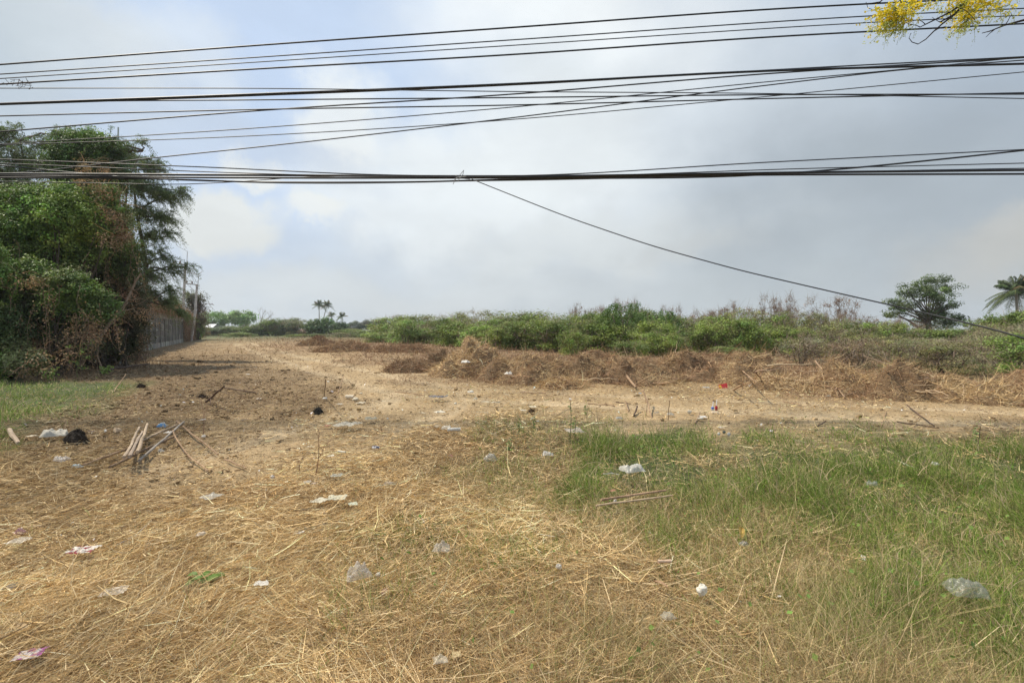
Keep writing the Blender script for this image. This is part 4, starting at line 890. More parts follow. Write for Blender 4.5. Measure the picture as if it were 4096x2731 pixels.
def wires_small():
    for (lab, pts, d) in [('fine sagging wire running left from the tall power pole top', [(187.4, 251), (178, 246), (168, 232), (150, 205)], 61), ('fine wire looping between the tall pole and the trees', [(186, 276), (170, 268), (150, 252)], 62),
                          ('fine slanting wire from the short pole crossarm up to the tall pole', [(197, 289), (190, 270), (186, 264)], 64), ('fine drop wire falling beside the short power pole', [(190.5, 284), (193, 300), (196, 312)], 66)]:
        s = Buf(); P = np.array([world_px(u, v, d) for u, v in pts]); tube(s, P, .018, (.15, .15, .15), 4); tag(s.build('pole_wire', M_CABLE, None, P[0]), lab, 'wire', 'fine wires at the power poles')
wires_small()
overgrowth('creeper_topped_tower', 'flat-topped creeper hanging from a tall frame beside the short power pole', [(190.5, 295, 4.5, 2.6, 0, (.20, .23, .10)), (191, 300, 4, 3, 0, (.17, .19, .09)), (198, 296.5, 4.5, 2.2, 0, (.13, .13, .06)), (199, 306, 2.4, 9, 0, (.16, .10, .07)), (192, 306, 3, 6, 0, (.14, .13, .09)), (198.5, 316, 3, 7, 0, (.14, .12, .06))], 74, 51, OLV, .22, base_u=197, dens=4)
bush('brown', 0, (199 - CU) / FPX * 78, 78, 3.6, 4.0, 'brown dry bush at the far end of the wall by the track', 'bushes at the wall end')
bush('green', 1, (197 - CU) / FPX * 74, 74, 2.2, 2.2, 'green bush hugging the far end of the wall', 'bushes at the wall end')
bush('green', 2, (176 - CU) / FPX * 62, 62, 2.6, 4.6, 'green leafy bush over the wall at the foot of the tall power pole', 'bushes at the wall end')
bush('brown', 1, (187 - CU) / FPX * 63, 63, 2.0, 3.4, 'dry bush against the wall below the short power pole', 'bushes at the wall end')

# ------------------------------------------------------------------ brush piles
def brush_pile(u, v, wpx, hp, dep, lab, seed, tan=.5, dark=1.0):
    g = gnd(u, v); d = g[1] + dep * .5; F = d / FPX; rx = wpx * F / 2; rz = hp * F; ry = dep / 2; cx = (u - CU) * F
    rng = np.random.default_rng(500 + seed); t = thing('brush_pile', lab, 'brush pile', (cx, d, 0), 'heaps of cut scrub and straw bulldozed across the plot')
    n1, n2 = 70, 40; a, r = np.meshgrid(np.linspace(0, 2 * math.pi, n1, endpoint=False), np.linspace(0, 1, n2), indexing='ij')
    def surf(a, r):
        rad_ = r * (1 + .22 * fbm(np.cos(a) * 1.5 + seed, np.sin(a) * 1.5, seed, 3)); X = cx + rx * rad_ * np.cos(a); Y = d + ry * rad_ * np.sin(a)
        z = rz * np.clip(1 - r ** 2.2, 0, 1) * (.66 + .95 * fbm(X * 1.3, Y * 1.3, seed + 5, 3)) + (.10 + .16 * rz) * fbm(X * 3.2, Y * 3.2, seed + 9, 4) * np.clip((1 - r) * 4, 0, 1) - .05 * r
        return X, Y, z
    X, Y, Z = surf(a, r); b = Buf(); i, j = np.meshgrid(np.arange(n1), np.arange(n2 - 1), indexing='ij'); i2 = (i + 1) % n1
    q = np.stack([i * n2 + j, i * n2 + j + 1, i2 * n2 + j + 1, i2 * n2 + j], -1).reshape(-1, 4)
    b.add(np.stack([X.ravel(), Y.ravel(), Z.ravel()], 1), q[:, ::-1], np.array([.19, .125, .07]) * dark); b.build('heap', M_SOIL, t, (cx, d, 0), smooth=True)
    s = Buf(); n = int(min(17000, 2600 + rx * ry * 1900)); aa = rng.uniform(0, 6.3, n); r_ = np.sqrt(rng.uniform(0, 1, n)) * 1.04; x, y, z = surf(aa, r_)
    tm = (fbm(x * 1.0, y * 1.0, seed + 2, 3) * .9 + tan > rng.uniform(size=n))[:, None]
    c1 = np.array([(.62, .44, .22), (.50, .35, .18), (.68, .52, .30)])[rng.integers(0, 3, n)]; c2 = np.array([(.38, .22, .12), (.48, .30, .17), (.24, .14, .08), (.54, .38, .22)])[rng.integers(0, 4, n)]
    c = np.where(tm, c1, c2) * np.exp(rng.normal(size=(n, 1)) * .24) * dark * .88
    fl = 2.5 * fbm(x * .8, y * .8, seed + 4, 2)
    ang = fl + rng.normal(size=n) * 1.3; el = np.where(rng.uniform(size=n) < .85, rng.normal(size=n) * .28, rng.uniform(0, 1.2, n))
    blades(s, np.stack([x, y, z + rng.uniform(-.02, .05, n)], 1), ang, el, rng.gamma(3, .062, n), np.full(n, .005 + d * .0005) * rng.uniform(.5, 1.5, n), np.full(n, .45), c, 3, .1, rng=rng)
    m = int(10 + rx * 5)
    for k in range(m):
        a_, q_ = rng.uniform(0, 6.3), rng.uniform(.1, 1) ** .5; x0, y0, z0 = [float(e[0]) for e in surf(np.array([a_]), np.array([q_]))]; L_ = rng.uniform(.35, 1.2); aa_ = rng.uniform(0, 6.3); e_ = rng.normal() * .35
        tube(s, wiggle(V3(x0, y0, z0 + .03), V3(x0 + L_ * math.cos(aa_), y0 + L_ * math.sin(aa_), max(.03, z0 + L_ * math.sin(abs(e_)) * .7)), 6, .025, rng), np.linspace(.018, .007, 6) * rng.uniform(.5, 1.3), jit([(.50, .37, .24), (.28, .17, .10), (.40, .27, .17)][k % 3], 1, .15, .03, rng)[0], 5)
    s.build('twigs', M_BRUSH, t, (cx, d, 0))
for i, a in enumerate([
    (412, 373, 62, 13, 2.2, 'dark brown uprooted brush pile above the pit, leftmost of the row', .05, .75),
    (438, 369, 34, 18, 2.6, 'steep dark brush bank on the left side of the pit', .05, .6),
    (470, 378, 78, 34, 3.4, 'golden straw brush pile with a white packet on it, right of the pit', .95, 1.15),
    (524, 385, 96, 36, 3.6, 'tallest brown and tan brush pile near the middle', .5, 1),
    (575, 384, 80, 24, 2.8, 'brush pile with bare sticks right of the tallest one', .3, .9),
    (560, 389, 50, 11, 1.4, 'low golden straw heap before the tallest brush pile', .95, 1.1),
    (632, 386, 100, 25, 3.4, 'wide red-brown brush pile crossed by a long pale log', .35, .95),
    (690, 383, 90, 26, 3.2, 'red-brown brush pile left of the red board', .3, .95),
    (752, 388, 90, 23, 3.0, 'tangled brush pile with curved roots right of the red board', .55, 1),
    (778, 393, 66, 20, 1.8, 'golden brush pile left of the pale leaning plank', .9, 1.1),
    (838, 397, 84, 27, 2.4, 'brown brush pile holding grey rags, right of the leaning plank', .5, 1),
    (895, 401, 90, 28, 2.4, 'dark red-brown brush pile with white scraps', .35, .9),
    (968, 407, 96, 28, 2.2, 'tan straw brush pile near the right edge', .8, 1.05),
    (1040, 410, 90, 26, 2.2, 'last brush pile running out of the right edge', .6, 1),
    (600, 372, 120, 14, 4, 'flat brown brush heap behind the middle piles', .2, .9),
    (720, 373, 130, 13, 4, 'flat brown brush heap behind the red board', .25, .9),
    (345, 352, 60, 9, 5, 'low greyish brown scrub heap on the far side of the track', .15, .9),
    (402, 353, 66, 8, 5, 'low red-brown scrub heap left of the pit', .1, .9),
    (318, 346, 40, 7, 5, 'small rounded scrub heap beside the track far off', .1, .85),
]): brush_pile(a[0], a[1], a[2], a[3] * 1.0, a[4], a[5], i, a[6], a[7])

# ------------------------------------------------------------------ overhead cables
def cable(pts, wpx, lab, group, depth=9.0, depth1=None, ext=34.0, cc=(.012, .012, .014)):
    d0 = depth; d1 = depth if depth1 is None else depth1
    U = np.array([p[0] for p in pts], float); Vv = np.array([p[1] for p in pts], float)
    t = (U - U[0]) / (U[-1] - U[0]); D = d0 + (d1 - d0) * t
    P = np.array([at_y(u, v, d) for u, v, d in zip(U, Vv, D)])
    # smooth curve through the points, carried on straight past the frame
    deg = min(4, len(P) - 1); xs = np.linspace(P[0, 0], P[-1, 0], 40); tt = (P[:, 0] - P[0, 0]) / (P[-1, 0] - P[0, 0]); ts = np.linspace(0, 1, 40)
    if depth1 is None or True:
        from bisect import bisect_left
        zc = np.zeros(40); h = np.diff(tt); m = np.gradient(P[:, 2], tt) if len(P) > 2 else np.full(len(P), (P[1, 2] - P[0, 2]))
        for i, q in enumerate(ts):
            k = min(max(bisect_left(list(tt), q) - 1, 0), len(tt) - 2); s = (q - tt[k]) / h[k]
            zc[i] = (2 * s ** 3 - 3 * s * s + 1) * P[k, 2] + (s ** 3 - 2 * s * s + s) * h[k] * m[k] + (-2 * s ** 3 + 3 * s * s) * P[k + 1, 2] + (s ** 3 - s * s) * h[k] * m[k + 1]
    ys = np.interp(ts, tt, P[:, 1]); Q = np.stack([xs, ys, zc], 1)
    if ext:
        a = Q[0] + (Q[0] - Q[1]) / np.linalg.norm(Q[0] - Q[1]) * ext; b = Q[-1] + (Q[-1] - Q[-2]) / np.linalg.norm(Q[-1] - Q[-2]) * ext
        Q = np.vstack([a, Q, b])
    r = wpx * (d0 + d1) / 2 / FPX / 2; rr = r if depth1 is None else np.interp(np.arange(len(Q)), [0, len(Q) - 1], [wpx[0] if isinstance(wpx, tuple) else r, r])
    s = Buf(); tube(s, Q, rr, cc, 6); return tag(s.build('overhead_cable', M_CABLE, None, Q[len(Q) // 2], smooth=True), lab, 'cable', group)
G1, G2, G3 = 'cables of the upper bundle', 'crossing cables of the middle bundle', 'cables of the lowest bundle'
for a in [
    ([(0, 64.4), (256, 45.3), (512, 27.4), (768, 9.3), (1024, -4)], 1.5, 'topmost black cable across the sky, touching the yellow flowers', G1, 8.4),
    ([(0, 74), (256, 57.2), (512, 39.8), (882, 15.2), (1024, 8.3)], 1.05, 'second thin cable from the top across the sky', G1, 8.5),
    ([(0, 78.4), (256, 62), (512, 45.3), (882, 21.8), (1024, 15.2)], .9, 'third and thinnest cable of the upper bundle', G1, 8.6),
    ([(0, 84), (256, 68.8), (512, 54.4), (768, 37), (1024, 23.5)], 1.5, 'fourth thick cable, bottom of the parallel upper bundle', G1, 8.7),
    ([(0, 88), (256, 88.2), (512, 91.4), (768, 93.4), (1024, 98.4)], .9, 'thin nearly level cable that dips slightly to the right', G2, 8.9),
    ([(0, 103.6), (256, 94), (512, 83.8), (768, 70.7), (1024, 63.6)], 2.1, 'thickest rising cable through the middle of the crossing bundle', G2, 9.0),
    ([(0, 104.6), (256, 95.4), (512, 84.8), (768, 70), (1024, 56.6)], 1.2, 'cable strapped along the thickest rising cable, higher at the right', G2, 9.05),
    ([(0, 104), (65, 101.7), (256, 99.7), (512, 97.4), (768, 94.6), (1024, 94)], 1.2, 'level black cable crossing under the thick rising one', G2, 9.15),
    ([(0, 115.8), (256, 109.3), (512, 104.9), (768, 98.4), (1024, 92.6)], 1.2, 'gently rising cable just under the level black one', G2, 9.25),
    ([(0, 131.5), (256, 110.6), (512, 94), (768, 73.5), (1024, 57.5)], 1.3, 'rising cable that starts above the overgrowth and meets the thick one', G2, 9.3),
    ([(0, 144), (256, 127.8), (512, 107), (768, 81.6), (925, 67), (1024, 57)], .9, 'thin cable rising from the creeper tower to the top right', G2, 9.4),
    ([(0, 144.8), (256, 135.4), (512, 119.3), (738, 99), (1024, 71.8)], .85, 'faint thin cable rising below the others to the right edge', G2, 9.5),
    ([(0, 174), (48, 169.8), (152, 157.8), (256, 147), (512, 117.6), (768, 85), (925, 67.5), (1024, 60)], 1.1, 'steepest cable climbing from the lowest bundle to the top right', G2, 9.6),
    ([(0, 159), (196, 166.5), (392, 174.8), (512, 175.5), (768, 162), (1024, 149.3)], 1.1, 'uppermost cable of the lowest bundle on both sides', G3, 9.0),
    ([(0, 163), (109, 167.6), (283, 174), (512, 176.8), (817, 168), (1024, 162.9)], 1.0, 'second cable of the lowest bundle at the right edge', G3, 9.08),
    ([(0, 173.5), (256, 174.8), (512, 176), (817, 172), (1024, 169.8)], 2.3, 'thick level cable of the lowest bundle', G3, 9.16),
    ([(0, 175.5), (256, 177.5), (512, 177.4), (768, 174.6), (1024, 173.7)], 1.9, 'lowest level cable at the right end of the lowest bundle', G3, 9.24),
    ([(0, 177.4), (152, 178.5), (283, 182.4), (400, 182), (512, 179), (768, 174.2), (960, 157), (1024, 150)], 1.7, 'sagging cable that swings up at the right end of the lowest bundle', G3, 9.32),
    ([(0, 165), (122, 176.5), (196, 180.3), (300, 181.7), (512, 180), (768, 174.8), (1024, 173.9)], 1.2, 'cable crossing down over the creepers into the lowest bundle', G3, 9.4),
    ([(0, 181), (109, 183), (180, 184), (240, 181.2), (300, 177), (392, 176), (512, 176), (768, 172.5), (1024, 168)], .85, 'thin lowest cable hanging under the bundle over the creepers', G3, 9.48),
]: cable(a[0], a[1], a[2], a[3], a[4])
def drop_cable():
    pts = [(472, 179), (566, 216.4), (653, 246), (740, 270), (818.5, 288.2), (914, 310), (1024, 336)]
    D = np.interp([p[0] for p in pts], [472, 1024], [9.0, 4.6]); P = np.array([at_y(u, v, d) for (u, v), d in zip(pts, D)])
    e = P[-1] + (P[-1] - P[-2]) * 2.2; e[2] = .6; P = np.vstack([P, e]); t = np.arange(len(P)); ts = np.linspace(0, len(P) - 1, 60)
    Q = np.stack([np.interp(ts, t, P[:, k]) for k in range(3)], 1)
    for _ in range(6): Q[1:-1] = (Q[:-2] + 2 * Q[1:-1] + Q[2:]) / 4
    s = Buf(); tube(s, Q, .0088, (.012, .012, .014), 6); tag(s.build('overhead_cable', M_CABLE, None, Q[20], smooth=True), 'single black drop cable slanting from the lowest bundle down to the right edge', 'cable')
drop_cable()
def tie():
    rng = np.random.default_rng(4); t = thing('wire_tie', 'twisted wire tie with loose ends on the lowest bundle where the drop cable leaves', 'tie', at_y(462, 177, 8.9)); s = Buf()
    for P in ([(453, 184), (456, 178), (459, 176), (462, 172), (464, 170)], [(454, 180), (458, 177), (466, 176)], [(458, 181), (460, 177), (463, 174), (463.5, 170)], [(455, 175), (460, 178), (470, 179)]):
        tube(s, [at_y(u, v, 8.9 + rng.uniform(-.05, .05)) for u, v in P], .006, (.3, .3, .3), 4)
    s.build('strand', M_CABLE, t, at_y(462, 177, 8.9))
    s = Buf(); o = at_y(12, 82, 8.55)
    for k in range(7):
        a = (rng.uniform(0, 28), rng.uniform(76, 82)); tube(s, wiggle(at_y(*a, 8.55), at_y(a[0] + rng.uniform(-8, 8), a[1] + rng.uniform(2, 14), 8.55), 7, .05, rng), .004, (.14, .10, .08), 3)
    tag(s.build('dry_tendril', M_BARK, None, o), 'dry vine tendrils tangled on the upper cables at the left edge', 'tendril')
tie()

# ------------------------------------------------------------------ golden shower tree reaching in at the top right
def shower_tree():
    D = 4.6; rng = np.random.default_rng(88); W = lambda u, v, dy=0: at_y(u, v, D + dy)
    base = V3(8.6, 4.4, 0); t = thing('flowering_tree', 'golden shower tree with hanging yellow blossoms reaching in at the top right', 'tree', base)
    s = Buf(); tube(s, [base, V3(8.5, 4.45, 1.6), V3(8.2, 4.5, 3.2), V3(7.6, 4.55, 4.8), V3(6.6, 4.6, 5.4)], [.16, .14, .12, .09, .05], (.20, .16, .12), 8, .04, rng)
    tube(s, [V3(6.9, 4.6, 5.3), V3(6.0, 4.6, 5.25), W(1010, -40), W(985, -18), W(966, 2), W(955, 14), W(940, 22)], [.045, .034, .026, .018, .013, .010, .006], (.06, .045, .04), 6)
    tube(s, [W(966, 2), W(950, 12), W(930, 22), W(920, 27)], [.011, .008, .006, .004], (.06, .045, .04), 5)
    tube(s, [W(955, 14), W(942, 24), W(934, 31), W(926, 39), W(918, 44), W(912, 42), W(909, 38), W(911, 33)], [.009, .007, .006, .005, .004, .0035, .003, .003], (.06, .045, .04), 5)
    tube(s, [V3(7.4, 4.55, 4.9), W(1060, 8), W(1040, 14), W(1024, 20), W(1005, 25), W(990, 31), W(982, 33)], [.04, .02, .014, .010, .007, .005, .003], (.06, .045, .04), 6)
    tube(s, [W(1010, -40), W(960, -30), W(920, -22), W(890, -8), W(880, 2), W(866, 4)], [.026, .016, .012, .009, .006, .004], (.06, .045, .04), 5)
    tube(s, [W(895, -10), W(902, 4), W(893, 10), W(880, 12), W(868, 8), W(866, 2)], [.008, .006, .005, .004, .003, .003], (.07, .055, .045), 4)
    for (a, b) in [((925, 24), (918, 17)), ((934, 31), (946, 26)), ((942, 22), (932, 17)), ((950, 12), (952, 24)), ((1005, 25), (1012, 14)), ((995, 29), (986, 37)), ((912, 25), (900, 22)), ((920, 27), (908, 24)), ((960, 8), (975, 20))]:
        tube(s, wiggle(W(*a), W(*b), 4, .006, rng), [.005, .004, .003, .002], (.06, .045, .04), 4)
    s.build('trunk', M_BARK, t, base)
    def raceme(lab_u, v, ln, n, wid, tailn):
        b = Buf(); p0 = W(lab_u, v, rng.uniform(-.15, .15)); px = D / FPX; st = Buf()
        for k in range(int(n * 1.9)):
            f = rng.uniform(0, 1) ** .8; w = wid * px * (1.1 - .35 * f); c = p0 + V3(rng.normal() * w * .5 - f * .06, rng.normal() * w * .5, -f * ln * px)
            sz = rng.uniform(.014, .027) * (1.1 - .5 * f); m = 4
            col_ = np.array((.84, .68, .05)) * rng.uniform(.8, 1.1) if f < .75 else np.array((.55, .58, .14)); leaves(b, c + rng.normal(size=(m, 3)) * sz * .45, sz * 1.1, jit(col_, m, .08, .04, rng), .75, .2, None, rng)
            if k % 4 == 0: tube(st, [p0 + V3(0, 0, -f * ln * px * .6), c], [.0025, .0015], (.30, .36, .10), 3)
        for k in range(tailn):
            a = p0 + V3(rng.normal() * wid * px * .4, rng.normal() * wid * px * .3, -ln * px * .7); m = 16; f = np.linspace(0, 1, m)[:, None]
            Q = a + V3(-.02, 0, -ln * px * .55) * f + rng.normal(size=(m, 3)) * .009; leaves(b, Q, .013 * (1.1 - .4 * f[:, 0]), jit((.45, .48, .12), m, .1, .05, rng), .8, .2, None, rng); tube(st, [a, Q[-1]], .0012, (.30, .36, .10), 3)
        o = b.build('blossom', M_PETAL, t, base); st.build('flower_stalk', M_LEAF, o, base); bpy.data.objects[-1] if False else None
        return o
    for a in [(896, 2, 26, 150, 20, 5), (888, 12, 26, 46, 14, 3), (905, 8, 24, 70, 14, 3), (915, -10, 18, 90, 18, 2), (940, -8, 14, 26, 18, 3), (968, 0, 34, 130, 15, 2), (985, -6, 22, 90, 22, 2), (1000, -4, 20, 46, 20, 3), (962, -8, 20, 60, 14, 1), (1010, 0, 20, 16, 14, 2)]: raceme(*a)
    # a modest leafy top out of the frame keeps the tree whole
    b = Buf(); C = ellips(26, 1.4, 1.2, .8, rng, .4) + V3(8.6, 4.6, 5.9); clump_cloud(b, C, rng.uniform(.2, .4, len(C)), 50, .09, (.11, .17, .05), rng, .5); b.build('crown', M_LEAF, t, base)
shower_tree()

# ------------------------------------------------------------------ sticks, poles and branches on the ground
def lying(lab, a, b_, rpx, seed, c=(.42, .30, .20), name='stick', za=.05, zb=.05, n=8, tw=0, group=None, cat='stick', wob=.22):
    rng = np.random.default_rng(600 + seed); p = gnd(*a) + V3(0, 0, za); q = gnd(*b_, zb if zb > .3 else 0) + V3(0, 0, 0 if zb > .3 else zb); d = (p[1] + q[1]) / 2; r = rpx * d / FPX / 2 * .82
    s = Buf(); path = wiggle(p, q, n, r * wob, rng); tube(s, path, np.linspace(r * 1.05, r * .8, n), np.clip(.74 * np.array(c)[None] * np.exp(rng.normal(size=(n + 2, 1)) * .14), 0, 1), 8, .06, rng)
    for k in range(tw):
        i = rng.integers(1, n - 1); e = path[i] + norm(rng.normal(size=3) + (q - p) / np.linalg.norm(q - p)) * rng.uniform(.08, .35) * np.linalg.norm(q - p) * .6; e[2] = max(e[2], .02)
        tube(s, wiggle(path[i], e, 4, r * .4, rng), np.linspace(r * .5, r * .2, 4), c, 4)
    return tag(s.build(name, M_BARK, None, p), lab, cat, group)
GB = 'cut poles lying together in a loose stack at the left'
for i, a in enumerate([((83, 469.5), (133, 453), 3.6, 'lower left half of the long brown cut pole under the upright three', .05, .09), ((131, 452), (177, 432), 2.6, 'thin far end pole continuing from the long brown one to the upper right', .1, .12),
                       ((110, 471), (176, 441), 3.2, 'dark short cut pole lying in front of the long brown one', .05, .08), ((139, 465), (184, 430), 2.8, 'grey cut pole slanting to the upper right behind the stack', .06, .14),
                       ((124, 471), (139.5, 433), 3.4, 'leftmost of the three pale cut poles lying across the stack', .16, .10), ((130, 471), (143, 439), 3.8, 'middle and thickest of the three pale cut poles across the stack', .17, .12),
                       ((137.5, 466), (147.5, 431), 3.6, 'rightmost of the three pale cut poles across the stack', .17, .12)]):
    lying(a[3], a[0], a[1], a[2], i, [(.36, .24, .15), (.5, .38, .26), (.26, .18, .12), (.40, .35, .29), (.52, .40, .28), (.46, .36, .27), (.54, .41, .28)][i], 'cut_pole', a[4], a[5], 9, 0, GB, 'pole')
for i, a in enumerate([
    ((173, 438), (190, 461), 1.8, 'curved thin brown branch right of the pole stack, upper piece', .12, .05, 2), ((189, 460), (208, 473.5), 1.8, 'thin brown branch end bending toward the path right of the pole stack', .06, .04, 2),
    ((176.5, 428), (218, 457), 2.2, 'long straight tan stick slanting down right of the pole stack', .12, .04, 1), ((225, 463), (246, 472), 2.0, 'gnarled short branch beside the dusty track', .05, .05, 3),
    ((206, 402.5), (224, 386), 2.6, 'thick dark branch stub rising from the dark soil', .03, .5, 4), ((224, 389), (256, 394), 1.5, 'pale thin branch lying right of the dark branch stub', .05, .05, 3),
    ((324, 396.5), (325.5, 379), 1.0, 'thin bent stick standing upright at the edge of the dark soil', .0, .72, 0), ((338, 393), (344, 386), 1.1, 'short tan stick leaning near the white foam block', .02, .30, 0),
    ((114, 392), (126, 384), 1.1, 'small pale stick leaning near the grass on the left', .02, .3, 1), ((625, 401), (628.5, 412), 1.3, 'short rusty twig standing left of the forked sticks', .02, .02, 0),
    ((643, 405), (652, 418.5), 2.0, 'thick tan stick of the forked group leaning right on the bare soil', .32, .02, 2), ((634, 417), (637, 411.5), 2.2, 'dark curved stub at the foot of the forked sticks', .03, .12, 1),
    ((668, 420), (669.5, 400), 1.0, 'rusty thin stake standing right of the forked sticks', 0, .38, 0), ((646, 416), (648, 396), .8, 'pale thin stem standing among the forked sticks', 0, .35, 0),
    ((588, 404.5), (615, 407), 1.5, 'brown stick lying flat on the soil left of the forked sticks', .03, .03, 1), ((616, 403), (631, 404.5), 1.4, 'dark stick lying flat behind the forked sticks', .03, .03, 1),
    ((614, 376), (636, 390), 3.0, 'long pale log resting against the wide red-brown pile', .55, .08, 3), ((652, 385), (674, 381), 1.6, 'pale curved branch lying at the foot of the red-brown pile', .06, .35, 2),
    ((815, 377), (845, 399), 2.2, 'pale plank leaning diagonally on the brush pile', .55, .05, 0), ((838, 398.5), (858, 395.5), 1.0, 'thin pale stick at the foot of the pale plank', .05, .1, 0),
    ((733, 391), (742, 384), 2.2, 'curved brown root arching right of the red board', .05, .40, 3), ((742, 384), (757, 382), 1.6, 'thin end of the curved root lying on the brush', .40, .45, 2),
    ((907, 407), (934, 427), 1.5, 'long dark thin branch slanting down over the soil at the right', .05, .03, 2), ((897, 423), (939, 429), 1.4, 'long dark thin stick lying level over the soil at the right', .03, .03, 1),
    ((783, 402), (801, 406), 1.6, 'short yellow stick lying on the pale soil below the pile', .03, .03, 0), ((548, 383), (560, 379.5), 1.6, 'short bright split stick at the foot of the tallest pile', .08, .3, 0),
    ((881, 428), (886, 412), 1.0, 'thin curved twig standing in the soil at the right', .02, .02, 1), ((815, 428), (826, 424), 1.4, 'dark broken twig on the soil left of the curved twig', .02, .06, 2),
    ((695, 424), (700, 416), 1.4, 'orange brown splinter leaning below the soda bottles', .02, .08, 0), ((255, 441), (262, 436), 1.3, 'pale broken stick near the left track edge', .03, .05, 1),
    ((395, 392), (425, 396), 1.1, 'thin brown stick lying across the bare track', .02, .02, 1), ((520, 392.5), (546, 394), 1.3, 'straight brown stick lying before the tallest brush pile', .02, .02, 1),
]): lying(a[3], a[0], a[1], a[2], 20 + i, (.42, .28, .17) if 'dark' not in a[3] else (.15, .10, .07), 'branch' if a[6] else 'stick', a[4], a[5], 8, a[6], None, 'branch' if a[6] else 'stick', 0.5 if a[6] else .3)
lying('short sawn log end lying by the grass at the left edge', (9.5, 433.5), (18.5, 448), 5.2, 90, (.50, .38, .27), 'log', .07, .07, 5, 0, None, 'log', .2)
lying('upper of two flat split wooden strips lying in the dry grass', (601, 518), (666, 508.5), 3.2, 91, (.56, .36, .22), 'wood_strip', .16, .17, 6, 0, 'two split wooden strips', 'wood strip', .15)
lying('lower of two flat split wooden strips lying in the dry grass', (596, 523), (672, 513), 2.6, 92, (.66, .48, .30), 'wood_strip', .15, .16, 6, 0, 'two split wooden strips', 'wood strip', .15)
for i, (u, v0, v1, lab) in enumerate([(570, 446, 398, 'tall dark weed stem with small leaf tufts standing at the grass edge'), (574, 442, 416, 'short dark weed stem just right of the tallest weed stem'), (519, 434, 418, 'leafy dark weed stem left of the pale flat bag'), (534, 428, 417, 'small weed stem between the two left weed stems'),
                                     (586, 418, 405, 'thin weed stem behind the green grass edge'), (976, 452, 425, 'dark weed stem rising at the top of the green belt on the right'), (509, 452, 440, 'short leafy sprig in the dry grass near the crumpled bag')]):
    g = gnd(u, v0); d = g[1]; H_ = (v0 - v1) / FPX * d; rng = np.random.default_rng(700 + i); t = thing('weed', lab, 'weed', g, 'dark weed stems along the grass edge'); s = Buf(); b = Buf()
    tube(s, wiggle(g, g + V3(rng.normal() * .05, 0, H_), 6, .01, rng), np.linspace(.006, .003, 6), (.12, .10, .06), 5)
    n = 34; f = rng.uniform(.25, 1, n); leaves(b, g + V3(0, 0, 1) * (f * H_)[:, None] + rng.normal(size=(n, 3)) * .018, .035, jit((.16, .24, .07), n, .2, .05, rng), .5, .4, None, rng); s.build('stem', M_BARK, t, g); b.build('foliage', M_LEAF, t, g)
for i, (u, v0, v1, lab) in enumerate([(314, 478, 433, 'bare rusty twiggy sapling standing by the bare track'), (299, 474, 458, 'small bare twig left of the rusty sapling'), (382, 433, 424, 'short bare twig standing near the tattered film'), (203.5, 436, 405, 'pale thin dry stem standing beside the white scrap')]):
    g = gnd(u, v0); H_ = (v0 - v1) / FPX * g[1]; rng = np.random.default_rng(730 + i); s = Buf(); tips = []
    grow(s, g, norm(V3(.1, 0, 1)), H_ * .5, .006, 2, tips, rng, .35, .3, (.26, .14, .09), (2, 2), .75); tag(s.build('dry_sapling', M_BARK, None, g), lab, 'sapling')

